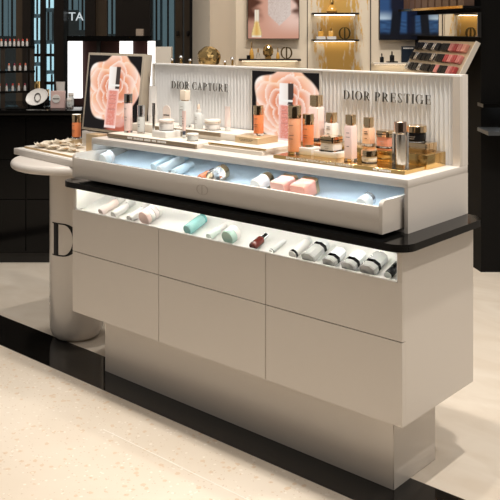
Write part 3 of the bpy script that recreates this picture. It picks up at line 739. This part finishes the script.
# ---------------------------------------------------------------- things lying in the pulled-out drawer
SD = math.atan(.25)
def drM(x, y, lift):
    y += .024; return T(x, y, .7866+.25*y) @ RX(SD) @ T(0, 0, lift) @ RX(-PI/2)
GD = 'products lying in the open drawer'
def lie_jar(label, x, y, r, body, lid, bm_, lm_, name='drawer_jar'):
    t = lying(name, label, 'jar', x, y, r+.0012, GD, 0, None, drM)
    part('body', lathe([(0, 0), (r*.85, 0), (r*.95, .004), (r*.95, body), (0, body)], 24), bm_, t)
    ld = part('lid', lathe([(0, body+.0004), (r, body+.0004), (r, body+lid-.002), (r*.94, body+lid), (0, body+lid)], 24), lm_, t)
    return t
lie_jar('glass jar with pearl lid lying in the left corner of the drawer', .071, .075, .026, .028, .016, FROST, mat('pearl_lid2', (.72, .66, .62), .3))
o = link('white_card', boxm(-.03, .03, -.02, .02, 0, .002), WHITEP, None, F, T(.20, .11, .7866+.25*.11) @ RX(SD)); tag(o, 'small white card lying flat in the left part of the drawer', 'card', GD)
for lb, x, y, r, ln in (('frosted blue tube in the drawer, leftmost of the three', .338, .10, .016, .085), ('longest frosted pale tube in the drawer, middle of the three', .402, .075, .0185, .12), ('short frosted blue tube in the drawer, rightmost of the three', .478, .075, .0165, .07)):
    lie_bottle('drawer_tube', lb, x, y, r, ln, .028, FROST if 'pale' in lb else FBLUE, FBLUE, drM, GD, capr=.72, pr_=False, cat='tube')
t = lie_bottle('drawer_bottle', 'small orange bottle with dark cap lying in the drawer', .612, .075, .0135, .05, .026, mat('orange_red', (.90, .28, .12), .25), CHROME, drM, GD, capr=.85)
lie_jar('clear glass jar with gold lid lying beside the orange bottle', .678, .065, .026, .05, .024, GLASS, PGOLD)
lie_jar('glass jar of white cream with gold lid lying in the drawer middle', .888, .06, .0255, .05, .024, WHITEP, PGOLD)
def lie_sq(label, x, y, w_, body, lid, bm_, lm_):
    t = lying('drawer_jar', label, 'jar', x, y, w_*.42+.0012, GD, 0, None, drM)
    part('body', loft([(rsec(w_*.92, w_*.76, .008), 0), (rsec(w_, w_*.84, .008), .006), (rsec(w_*.96, w_*.8, .008), body)]), bm_, t)
    part('lid', loft([(rsec(w_*.98, w_*.82, .008), body+.0004), (rsec(w_*.98, w_*.82, .008), body+lid-.002), (rsec(w_*.92, w_*.76, .008), body+lid)]), lm_, t)
    return t
lie_sq('pale pink cream jar with gold lid lying in the drawer', .985, .06, .062, .06, .018, mat('pale_pink_cream', (.82, .46, .38), .28), PGOLD)
lie_sq('deeper pink cream jar with gold lid lying beside the pale one', 1.068, .06, .062, .06, .018, PINKG, PGOLD)
lie_jar('small clear jar lying at the right end of the drawer', 1.31, .06, .022, .034, .016, FROST, SILV)

# ================================================================ ROUND PEDESTAL TABLE at the left
CX, CY = -.33, .27
tb = thing('pedestal_table', 'white round pedestal table with drum foot beside the cabinet', 'table', (CX, CY, 0))
R0 = .118
part('column', lathe([(0, .0), (.07, 0), (.095, .006), (.107, .018), (.115, .040), (R0, .068), (R0, .751), (.10, .7515), (0, .7515)], 56, 30), LACQ, tb)
n = 12; pf = [(0, .752), (.264, .752)]+[(.264+.02*math.sin(PI*i/n), .771-.019*math.cos(PI*i/n)) for i in range(n+1)]+[(0, .79)]
part('table_top', lathe(pf, 72, 35), LACQW, tb)
# big letter D wrapped on the drum
def wrap_letters(zb, hh, a_c):
    bm = bmesh.new()
    g, adv = glyph('D')
    for p in g:
        q = []
        for i in range(len(p)):
            (xa, ya), (xb, yb) = p[i], p[(i+1) % len(p)]
            q.append((xa, ya))
        # subdivide wide pieces so they follow the curve
        xs = [a for a, b in q]; x0_, x1_ = min(xs), max(xs); k = max(1, int((x1_-x0_)/.06))
        if k > 1 and len(q) == 4 and abs(q[0][1]-q[1][1]) < 1e-6:
            pieces = [rc(x0_+(x1_-x0_)*i/k, x0_+(x1_-x0_)*(i+1)/k, q[0][1], q[2][1]) for i in range(k)]
        else: pieces = [q]
        for pc in pieces:
            def W_(a, b, r): th = a_c+(a-.13)*hh*1.28/R0; return Vector((r*math.cos(th), r*math.sin(th), zb+b*hh))
            lo = [bm.verts.new(W_(a, b, R0-.001)) for a, b in pc]; hi = [bm.verts.new(W_(a, b, R0+.0012)) for a, b in pc]
            m_ = len(pc); bm.faces.new(lo[::-1]); bm.faces.new(hi)
            for i in range(m_): j = (i+1) % m_; bm.faces.new((lo[i], lo[j], hi[j], hi[i]))
    return mesh_of(bm)
part('lettering', wrap_letters(.377, .143, -1.52), BLKP, tb, None, 'large black serif letter on the drum')

slab = thing('table_tray', 'thick white tray with gold-striped plate on the pedestal table', 'tray', (-.335, .27, .7902), -.10)
part('slab', boxm(-.262, .245, -.165, .15, 0, .028, .003), LACQW, slab)
pl = part('striped_plate', boxm(-.235, .24, -.125, .14, .0282, .036, .001), CREAM, slab)
for k in range(3): part('gold_stripe', boxm(-.236, .241, -.1262, -.1250, .0290+k*.0024, .0302+k*.0024), GOLD, pl)
part('gleam_strip', boxm(-.236, .241, -.158, -.150, .0282, .0305), BRIGHT, slab)  # white strip painted in for the gleam along the slab front
# crumpled cream-and-gold paper flowers
def petal(seed, s_):
    rnd = random.Random(seed); bm = bmesh.new(); n = 7; grid = []
    for i in range(n):
        row = []
        for j in range(n):
            a, b = i/(n-1)-.5, j/(n-1)-.5
            z = .5*(a*a+b*b)*1.4+.10*math.sin(a*5+seed)+.08*math.cos(b*5+seed*2)+.04*(rnd.random()-.5)
            k = 1-.35*abs(a)*2*abs(b)*2
            row.append(bm.verts.new((a*s_*k*1.3, b*s_*k, (z+.15)*s_*.5)))
        grid.append(row)
    for i in range(n-1):
        for j in range(n-1): bm.faces.new((grid[i][j], grid[i+1][j], grid[i+1][j+1], grid[i][j+1]))
    geo = bmesh.ops.solidify(bm, geom=bm.faces[:], thickness=.0018)
    lo = min(v.co.z for v in bm.verts)
    for v in bm.verts: v.co.z -= lo
    return mesh_of(bm, 'petal', 60)
for k, (x, y, s_, rz) in enumerate(((-.535, .27, .065, .3), (-.475, .195, .07, .1), (-.395, .20, .065, .0), (-.45, .285, .09, .0), (-.315, .20, .065, .1), (-.355, .29, .06, .2), (-.26, .20, .05, .1))):
    fl = thing('paper_flower', ('crumpled cream paper flower with gold edges at the left of the table tray', 'folded cream paper petal with gold rim at the front of the tray', 'small cream paper flower before the orange bottle', 'largest crumpled cream paper flower on the table tray', 'cream paper flower beside the gold carton', 'small curled paper petal behind the others', 'small gold-rimmed paper petal next to the open drawer')[k], 'paper flower', (x, y, .8266), rz, 'paper flowers on the table tray')
    PET = mat('cream_paper', (.88, .82, .72), .6, vary=.02)
    part('petal', petal(k*3+1, s_*1.1), PET, fl); part('petal', petal(k*3+2, s_*.75), PET, fl, T(0, 0, s_*.12) @ RZ(1.2))
    part('gold_core', petal(k*3+3, s_*.32), GOLD, fl, T(s_*.3, -s_*.25, s_*.16) @ RZ(.5))
riser('gold_riser', 'small gold riser block under the orange bottle on the table', -.505, -.445, .345, .405, .8265, .8495, GOLDP)
serum('orange_bottle', 'orange bottle with pale gold cap beside the leaning screen', (-.474, .378, .8497), .043, .112, .036, ORANGE, PGOLD)
o = riser('gold_carton', 'square gold carton in front of the leaning screen', -.245, -.165, .255, .315, .8265, .9015, GOLDP)
riser('screen_stand', 'plain white block carrying the leaning screen', -.40, -.06, .352, .43, .8265, .8935, LACQW)
ls = thing('leaning_screen', 'tilted screen with pink rose picture and champagne frame on the round table', 'screen', (-.2165, .358, .9))
TM = RX(-.115)
part('frame', boxm(-.1945, .1945, 0, .045, 0, .352, .002), mat('champagne_frame', (.55, .48, .39), .35, .3), ls, TM)
part('picture', picture_mesh(.362, .33, 90, 84, lambda u, v: flower(u, v, 1.05)), SCR, ls, TM @ T(0, -.0012, .011), 'pink rose and serum bottle on black')

# ================================================================ BACKGROUND, LEFT
LD = 4.95
bc = thing('black_counter', 'glossy black counter with drawers at the left behind the pedestal table', 'counter', (-1.4, LD, 0), 0, None, I4)
part('body', boxm(-.75, .95, .01, .6, .06, .862), BLACKG, bc)
part('kick', boxm(-.75, .95, .03, .6, 0, .06), BLACKM, bc)
part('top', boxm(-.78, .98, -.03, .62, .862, .89, .002), BLACKG, bc)
for a, b in ((-.62, -.262), (-.255, .10), (.107, .46), (.467, .82)):
    for zz0, zz1 in ((.07, .37), (.376, .60), (.606, .85)): part('drawer_front', boxm(a, b, 0, .0098, zz0, zz1, .001, 1), BLACKG, bc)
SX = lambda u: rx(u, LD)+1.4
# plate, card box and small bottles on the counter
def on_counter(u, dy=.12): return (rx(u, LD+dy), LD+dy, .8902)
t = thing('oval_plate', 'white oval plate with ring propped on the black counter', 'plate', on_counter(37), 0, None, I4)
tm = T(0, 0, .064) @ RY(-.25) @ RX(1.0)
part('plate', lathe([(0, -.004), (.06, -.004), (.068, .004), (.066, .006), (.055, .0), (0, 0)], 36), WHITEP, t, tm @ Matrix.Diagonal((1, .82, 1, 1)))
part('ring', lathe([(.020, .001), (.026, .001), (.026, .006), (.020, .006)], 28), CHROME, t, tm @ T(.005, -.005, 0) @ Matrix.Diagonal((.8, 1.2, 1, 1)))
part('prop', boxm(-.03, .03, .02, .05, 0, .05), BLKP, t)
t = thing('pink_carton', 'square pink carton with round pearl disc on the black counter', 'box', on_counter(57.5), 0, None, I4)
part('carton', boxm(-.042, .042, 0, .03, 0, .10, .001, 1), mat('carton_pink', (.70, .50, .47), .45), t)
part('disc', lathe([(0, 0), (.025, 0), (.025, .003), (0, .003)], 28), WHITEP, t, T(-.008, 0, .055) @ RX(PI/2))
bm = bmesh.new()
for i in range(7): add_box(bm, -.026+i*.0055, -.0215+i*.0055, -.0045, -.003, .053, .058)
part('print', mesh_of(bm), INK, t)
tube_product('grey_tube', 'pale grey tube standing behind the pink carton', (0, 0, 0), .055, .15, .03, mat('grey_plastic', (.55, .52, .49), .4), CHROME, group='small things on the black counter').matrix_world = T(*on_counter(60.5, .22))
for u, hh, lb, mm in ((69.5, .06, 'small clear bottle nearest the white light panel on the black counter', FROST), (71, .085, 'taller clear bottle beside the white light panel', FROST)):
    b_ = serum('small_bottle', lb, (0, 0, 0), .034, hh, .018, mm, WHITEP, group='small things on the black counter'); b_.matrix_world = T(*on_counter(u, .1 if hh < .07 else .2))
b_ = serum('small_bottle', 'gold topped bottle behind the oval plate', (0, 0, 0), .04, .15, .05, CREAM, GOLD, group='small things on the black counter'); b_.matrix_world = T(*on_counter(37, .26))
b_ = serum('small_bottle', 'dark bottle with rose cap right of the oval plate', (0, 0, 0), .03, .105, .04, BLKP, PGOLD, group='small things on the black counter'); b_.matrix_world = T(*on_counter(47, .2))
# makeup station with lit white panels
MD = 5.28
ms = thing('makeup_station', 'black station with tall glowing white panels behind the leaning screen', 'light station', (rx(110, MD), MD, .8901), 0, None, I4)
def mx_(u): return rx(u, MD)-rx(110, MD)
zt = rzz(41, MD)-.8901
part('back_panel', boxm(mx_(68), mx_(149), .02, .05, 0, zt), mat('dark_wine_panel', (.035, .012, .010), .35, vary=.2), ms)
part('top_beam', boxm(mx_(69), mx_(150), -.06, .08, zt, zt+.032), BLACKG, ms)
GLOW = mat('white_light_panel', (.9, .9, .9), .5, emit=(1, .98, .96), estr=1.5)
for a, b, v in ((68.5, 82, 98), (120, 132.5, 98), (148, 155, 98)):
    part('light_panel', boxm(mx_(a), mx_(b), -.02, .0198, rzz(v, MD)-.8901, zt-.0005), GLOW, ms)
part('beam_box', boxm(mx_(137), mx_(144), -.05, .0, zt+.0325, zt+.075), mat('taupe_box', (.30, .24, .19), .5), ms)
part('post', boxm(mx_(97), mx_(100), -.015, .02, 0, zt), BLACKM, ms)
o = link('cream_box', boxm(-.036, .058, 0, .1, 0, .36), CREAM, None, I4, T(rx(161, 5.1), 5.12, .89)); tag(o, 'cream box just left of the fluted panel behind the bright strip', 'box')
o = link('gold_ornament', lathe([(0, 0), (.02, 0), (.022, .06), (.015, .12), (.026, .2), (.012, .29), (0, .30)], 9, 5), GOLD, None, I4, T(rx(146.5, 5.05), 5.05, .8902)); tag(o, 'slim faceted gold ornament beside the leaning screen', 'ornament')
# lipstick rack, far left
KD = 5.15
rk = thing('lipstick_rack', 'dark open rack with rows of lipsticks on the left end of the counter', 'rack', (rx(8, KD), KD, .8903), .35, None, I4)
ht = rzz(46, KD)-.8903
for x in (-.20, -.035, .135): part('post', boxm(x-.012, x+.012, -.08, -.055, 0, ht), DARKBR, rk)
for x in (-.20, .135): part('post', boxm(x-.012, x+.012, .10, .125, 0, ht), DARKBR, rk)
for z in (.10, .22, ht): part('shelf', boxm(-.215, .15, -.085, .13, z-.012, z), BLACKG, rk)
lm = lathe([(0, 0), (.0075, 0), (.0075, .022), (.0055, .022), (.0055, .03), (0, .030)], 10); lc = lathe([(0, .0302), (.0052, .0302), (.0052, .038), (.003, .043), (0, .042)], 10)
REDS = [mat('lip_red', (.55, .05, .04), .35), mat('lip_coral', (.70, .20, .12), .35), mat('lip_plum', (.30, .04, .07), .35)]
lips = [lc.copy() for _ in REDS]
for q, m_ in zip(lips, REDS): q.materials.append(m_)
WB = mat('lip_base', (.75, .72, .70), .3); lm.materials.append(WB)
wr_ = rk.matrix_world
bpy.context.view_layer.update()
def loc_on(tobj, x, y, z): return tobj.matrix_world @ Vector((x, y, z))
for z, n_, gname in ((ht, 13, 'top'), (.10, 9, 'low'), (.22, 10, 'middle')):
    for i in range(n_):
        t = thing('lipstick', '%s lipstick from the left on the %s shelf of the dark rack' % (ORD[i], gname), 'lipstick', (0, 0, 0), 0, 'lipsticks on the %s shelf of the dark rack' % gname, I4)
        t.matrix_world = rk.matrix_world @ T(-.19+i*.32/n_, -.06 if gname == 'top' else -.05, z+.0003)
        part('base', lm, None, t); part('bullet', lips[(i*7+n_) % 3], None, t)
# perfume bottles on a plinth behind the fluted panel
PD = 4.55
o = link('rear_plinth', boxm(rx(160, PD), rx(245, PD), PD-.12, PD+.2, 0, 1.07, .003), LACQW, None, I4); tag(o, 'white plinth behind the fluted panel carrying the perfume bottles', 'plinth')
for u, v, r_, lb in ((172, 60, .009, 'leftmost'), (181, 57.5, .011, 'second'), (190, 60.5, .009, 'third'), (225, 62, .009, 'fourth'), (232.5, 59, .011, 'rightmost')):
    t = thing('perfume_bottle', 'round gold-topped perfume stopper above the fluted panel, %s of five' % lb, 'perfume bottle', (rx(u, PD), PD, 1.0702), 0, 'perfume bottles behind the fluted panel', I4)
    h_ = rzz(v, PD)-1.0702
    part('flask', lathe([(0, 0), (.022, 0), (.026, .01), (.026, h_*.5), (.012, h_*.62), (0, h_*.62)], 18), GLASS, t)
    part('neck', lathe([(0, h_*.625), (.006, h_*.625), (.006, h_-r_*.6), (0, h_-r_*.6)], 14), GOLD, t)
    part('stopper', lathe([(0, h_-r_*.6+r_*0), (r_*.8, h_-r_*.3), (r_, h_+r_*.3), (r_*.7, h_+r_*.9), (0, h_+r_*1.2)], 14), SILV, t)
def ico(rad, sub, seed, sc=(1, 1, 1)):
    bm = bmesh.new(); bmesh.ops.create_icosphere(bm, subdivisions=sub, radius=rad); rnd = random.Random(seed)
    for v in bm.verts: v.co *= 1+(.10 if sub < 3 else .07)*(rnd.random()-.5); v.co = Vector((v.co.x*sc[0], v.co.y*sc[1], v.co.z*sc[2]))
    return mesh_of(bm)
AMBER = mat('amber_gold_facets', (.50, .34, .14), .14, .85, vary=.35, scale=40)
t = thing('faceted_globe', 'round faceted amber-gold globe rising behind the fluted panel', 'ornament', (rx(208.5, PD), PD+.07, 1.0702), 0, None, I4)
part('globe', ico(.064, 3, 4, (1, 1, .95)), AMBER, t, T(0, 0, .135)); part('foot', lathe([(0, 0), (.04, 0), (.03, .03), (.018, .075), (0, .08)], 12, 10), GOLD, t)

# ================================================================ BACKGROUND, BACK WALL
def wx(u): return rx(u, BD)
def wz(v): return rzz(v, BD)
def poster1(u, v):
    # shoulders and necklace of a person in close-up
    skin = (.66, .34, .24); c = mixc(skin, (.88, .60, .50), sst(.2, .9, u)*sst(0, .5, v))
    n = noise.noise(Vector((u*5, v*7, 0)))
    hair = (.10, .035, .02)
    hl = sst(.30, .10, u+.12*n)*sst(.30, .60, v); c = mixc(c, hair, hl)
    c = mixc(c, hair, sst(.84, 1.0, u+.1*n)*sst(.45, .75, v))
    c = mixc(c, (.45, .22, .16), sst(.2, .05, u)*sst(.6, .2, v)*.6)
    dx = abs(u-.62)
    if v > .33+dx*1.25 and dx < .22: c = mixc(c, mixc((.45, .36, .30), (.9, .85, .8), .5+.5*noise.noise(Vector((u*70, v*70, 0)))), .75)
    # perfume flask at left
    bx = (u-.17)
    if abs(bx) < .045+.055*sst(.45, .10, v) and .03 < v < .75:
        k = sst(.48, .40, v); e = abs(bx)/(.045+.055*sst(.45, .10, v))
        c = mixc(mixc((.85, .70, .50), (.98, .92, .80), e), mixc((.75, .42, .10), (.95, .75, .35), e), k*sst(.05, .10, v))
        if e > .86: c = mixc(c, (.35, .22, .10), .6)
    return c
def poster2(u, v):
    sky = mixc((.03, .08, .20), (.55, .68, .78), sst(.75, .45, v)*sst(.5, .05, abs(u-.0)))
    sea = mixc((.008, .02, .07), (.05, .13, .28), .5+.6*noise.noise(Vector((u*6, v*22, 3))))
    c = mixc(sea, sky, sst(.46, .52, v))
    c = mixc(c, (.006, .008, .014), sst(.14, .09, abs(u-.42+.08*(1-v))) * sst(.06, .1, v))
    c = mixc(c, (.008, .012, .03), sst(.20, .14, abs(u-.80))*1.0)
    c = mixc(c, (.008, .010, .022), sst(.62, .80, v)*sst(.18, .3, u))
    c = mixc(c, (.006, .007, .012), sst(.22, .10, v))
    if abs(u-.67) < .10 and .80 < v < .90: c = (.55, .30, .22)
    if abs(u-.68) < .05 and .70 < v < .79: c = (.05, .16, .40)
    return c
PRT = attr_mat('poster_print', 0, .45); PRG = attr_mat('poster_emission', .9)  # emission added to brighten the printed posters
def poster(name, label, u0, u1, v1, h_, fn, nx, ny):
    t = thing(name, label, 'poster', ((wx(u0)+wx(u1))/2, BD, wz(v1)), 0, None, I4); W_ = wx(u1)-wx(u0)
    part('panel', boxm(-W_/2, W_/2, -.04, -.001, 0, h_), BLACKM, t)
    part('picture', picture_mesh(W_-.008, h_-.008, nx, ny, fn), PRG, t, T(0, -.0405, .004))
poster('wall_poster', 'emission-brightened poster of bare shoulders with a beaded necklace and perfume flask', 247.5, 299, 39, .40, lambda u, v: poster1(u, v*1.5), 80, 70)
poster('wall_poster', 'emission-brightened dark blue sea poster with standing figure in dark clothes', 378.5, 422, 40, .46, lambda u, v: poster2(u, v*1.65), 70, 70)
def wall_shelf(label, u0, u1, v, dep=.12, m=DARKBR, lit=True, name='wall_shelf'):
    t = thing(name, label, 'shelf', ((wx(u0)+wx(u1))/2, BD, wz(v)), 0, None, I4); W_ = wx(u1)-wx(u0)
    part('board', boxm(-W_/2, W_/2, -dep, -.0065, -.012, 0), m, t)
    if lit: part('led_strip', boxm(-W_/2+.02, W_/2-.02, -.05, -.03, -.016, -.0122), mat('shelf_led', (.9, .9, .8), .5, emit=(1, .84, .62), estr=6), t)
    return t
wall_shelf('dark wall shelf with perfume flasks below the shoulder poster', 239, 300, 58.5)
wall_shelf('lower glass shelf crossing the gold wall panel', 311, 357, 39.2)
wall_shelf('upper glass shelf crossing the gold wall panel', 311, 357, 13)
wall_shelf('lit wall shelf with black flasks under the sea poster', 370.8, 412, 62, .14, CREAM)
GW = 'flasks on the wall shelves'
def flask(label, u, v, h_, w_, bm_, cm_, y=.07, shape='tall'):
    t = thing('perfume_flask', label, 'perfume bottle', (wx(u), BD-y, wz(v)+.0003), 0, GW, I4); hb = h_*.62
    if shape == 'tall': part('glass', lathe([(0, 0), (w_*.42, 0), (w_*.5, h_*.12), (w_*.38, h_*.4), (w_*.12, hb), (0, hb)], 18), bm_, t)
    else: part('glass', loft([(rsec(w_, w_*.6, w_*.1), 0), (rsec(w_, w_*.6, w_*.1), hb-.004), (rsec(w_*.6, w_*.4, w_*.1), hb)]), bm_, t)
    part('stopper', lathe([(0, hb+.0003), (w_*.17, hb+.0003), (w_*.17, h_*.9), (w_*.1, h_), (0, h_)], 14), cm_, t)
    return t
AMB = mat('amber_perfume', (.80, .45, .10), .12, trans=.25, vary=.1)
flask('tall amber flask at the left of the shelf under the shoulder poster', 251.5, 58.5, .115, .035, AMB, PGOLD)
flask('small clear flask second on the shelf under the shoulder poster', 258, 58.5, .07, .03, GLASS, GOLD)
flask('amber flask beside the round emblem under the shoulder poster', 277.5, 58.5, .075, .026, AMB, GOLD)
flask('amber flask at the left on the lower glass shelf', 320, 36.2, .055, .036, AMB, GOLD, .06, 'box')
flask('amber flask in the middle of the lower glass shelf', 330, 36.2, .06, .032, AMB, GOLD, .06, 'box')
flask('wide gold flask on the upper glass shelf', 331, 13, .09, .075, AMB, GOLD, .06)
for u in (320, 330.5):
    o = link('white_block', boxm(-.03, .03, -.03, .03, 0, .0195), WHITEP, None, I4, T(wx(u), BD-.06, wz(39.2)+.0002)); tag(o, 'tiny white block under the %s flask on the lower glass shelf' % ('left' if u < 325 else 'middle'), 'riser')
t = thing('faceted_globe', 'gold faceted disc between flasks under the shoulder poster', 'ornament', (wx(268), BD-.07, wz(58.5)), 0, None, I4)
part('globe', ico(.044, 2, 9, (.85, .5, 1.05)), AMBER, t, T(0, 0, .052)); part('foot', boxm(-.02, .02, -.012, .012, 0, .012), GOLD, t)
o = link('black_cube', boxm(-.012, .012, -.015, .015, 0, .025), BLKP, None, I4, T(wx(248.5), BD-.1, wz(58.5)+.0003)); tag(o, 'tiny black block at the left end of the shelf under the shoulder poster', 'block')
for u, v, lb in ((286, 58.5, 'dark gold interlaced letter emblem standing on the shelf under the shoulder poster'), (343.5, 39.2, 'dark gold interlaced letter emblem standing on the lower glass shelf')):
    o = link('letter_emblem', emblem_mesh(.040, .012, 2.1), mat('antique_gold', (.12, .08, .03), .3, .6), None, I4, T(wx(u), BD-.06, wz(v)+.0405)); tag(o, lb, 'emblem')
flask('smaller black flask on the lit shelf under the sea poster', 380, 62, .062, .026, BLKP, BLKP, .08, 'box')
o = link('black_stand', boxm(-.035, .035, -.03, .03, 0, .008), BLKP, None, I4, T(wx(390), BD-.08, wz(62)+.0003)); tag(o, 'flat black stand under the taller black flask', 'riser')
flask('taller black flask on a flat stand under the sea poster', 390, 60.7, .066, .03, BLKP, BLKP, .08, 'box')
t = thing('dark_carton', 'dark blue upright carton on the lit shelf beside the lipstick tray', 'box', (wx(406.5), BD-.1, wz(62)+.0003), 0, None, I4)
part('carton', boxm(-.05, .05, 0, .03, 0, .108, .001, 1), mat('navy_carton', (.012, .02, .035), .3), t)
bm = bmesh.new()
for i in range(8): add_box(bm, -.04+i*.0085, -.0335+i*.0085, -.001, 0, .092, .099)
part('print', mesh_of(bm), WHITEINK, t)

# ================================================================ BACKGROUND, RIGHT SIDE WALL with tilted displays
A0, A1 = Vector((1.285, 4.78, 0)), Vector((1.105, 5.79, 0))     # along the side wall, near to far
ax = (A1-A0).normalized(); nrm = Vector((-ax.y, ax.x, 0))          # nrm points to the shop (left)
if nrm.x > 0: nrm = -nrm
SW = Matrix(((ax.x, nrm.x, 0, A0.x), (ax.y, nrm.y, 0, A0.y), (0, 0, 1, 0), (0, 0, 0, 1)))
# local: x along wall from near to far, y out of the wall, z up
LEN = (A1-A0).length
mr = thing('mirror_panel', 'long tilted mirror strip on the black side wall reflecting gold', 'mirror', (0, 0, 0), 0, None, SW)
part('backing', boxm(-.02, LEN-.02, .002, .02, 1.312, 1.452), BLACKM, mr)
part('mirror', boxm(-.015, LEN-.025, .0205, .024, 1.316, 1.448), mat('mirror', (.93, .90, .84), .02, 1., vary=0), mr)
sh = thing('box_shelf', 'dark shelf of brown boxes at the top of the black side wall', 'shelf', (0, 0, 0), 0, None, SW)
part('board', boxm(-.02, LEN-.02, .002, .11, 1.475, 1.487), BLACKG, sh)
part('gold_lip', boxm(-.02, LEN-.02, .1105, .114, 1.474, 1.489), GOLD, sh)
for k in range(9):
    o = link('brown_box', boxm(-.042, .042, -.03, .03, 0, .16, .001, 1), mat('brown_box', (.13, .075, .05), .35, vary=.2), None, SW, T(.04+k*.109, .065, 1.4873)); tag(o, 'brown carton on the shelf above the mirror strip, %s from the near end' % ORD[k], 'box', 'brown cartons above the mirror')
ty = thing('lipstick_tray', 'tilted champagne tray of lipsticks and compacts on the black side wall', 'tray', (0, 0, 0), 0, None, SW)
TT = T(.02, .02, 1.285) @ RX(math.radians(0)) 
th_ = math.atan2(.115, .215)
def trayM(x, s_, up=0): # s_: distance down the tilted face
    return T(.02+x, .022, 1.287) @ RX(PI/2-0) @ RX(0) if False else T(.0+x, .022+s_*math.sin(th_), 1.287-s_*math.cos(th_)) @ RX(-(PI/2-th_)) @ T(0, 0, up)
TL_ = LEN-.16
part('board', boxm(0, TL_, -.245, 0, -.022, 0, .002), mat('champagne_tray', (.62, .50, .36), .35, .4), ty, T(.0, .022, 1.287) @ Matrix(((1, 0, 0, 0), (0, -math.sin(th_), math.cos(th_), 0), (0, math.cos(th_), math.sin(th_), 0), (0, 0, 0, 1))))
BMx = T(.0, .022, 1.287) @ Matrix(((1, 0, 0, 0), (0, -math.sin(th_), math.cos(th_), 0), (0, math.cos(th_), math.sin(th_), 0), (0, 0, 0, 1)))
part('end_rail', boxm(-.012, -.0005, -.25, .002, -.022, .006), CREAM, ty, BMx)
bl = boxm(-.011, .011, -.024, .024, 0, .022, .003)
mats_t = [BLKP, BLKP, mat('lip_rose', (.62, .22, .20), .3), mat('lip_deep', (.42, .06, .06), .3), SILV, PINKG]
bls = []
for m_ in mats_t: q = bl.copy(); q.materials.append(m_); bls.append(q)
cols = ((.06, (5, 2, 3)), (.12, (2, 3, 2)), (.18, (3, 2, 0)), (.24, (2, 3, 0)), (.30, (1, 0, 2)), (.36, (0, 0, 1)), (.44, (0, 4, 0)), (.50, (4, 0, 1)), (.57, (0, 1, 4)), (.64, (4, 0, 0)), (.71, (0, 4, 1)), (.78, (1, 0, 4)))
nm = {0: ('black', 'compact'), 1: ('black', 'compact'), 2: ('rose', 'lipstick'), 3: ('deep red', 'lipstick'), 4: ('silver', 'compact'), 5: ('pink', 'lipstick')}
for ci, (x, ks) in enumerate(cols):
    for j, k in enumerate(ks):
        for di, dx in enumerate((0, .027)):
            o = link('makeup_stick', bls[k], None, None, SW, BMx @ T(x+dx, -.05-j*.072, .0004)); tag(o, '%s makeup stick, %s row of the tilted tray, %s from its white rail' % (nm[k][0], ('top', 'middle', 'bottom')[j], ORD[2*ci+di]), nm[k][1], '%s sticks on the tilted tray' % nm[k][0])
lg = thing('black_ledge', 'black ledge with light beneath on the dark end wall at right', 'ledge', (1.30, 4.78, 0), 0, None, I4)
part('board', boxm(-.03, 1.2, -.12, -.001, .93, .95), BLACKG, lg)
part('lower_board', boxm(-.03, 1.2, -.22, -.001, .79, .81), mat('grey_lower_board', (.06, .065, .07), .3), lg)
part('led_strip', boxm(.03, 1.1, -.05, -.03, .926, .9298), mat('ledge_led', (.9, .95, 1), .5, emit=(.85, .93, 1), estr=5), lg)
bpy.context.view_layer.update()
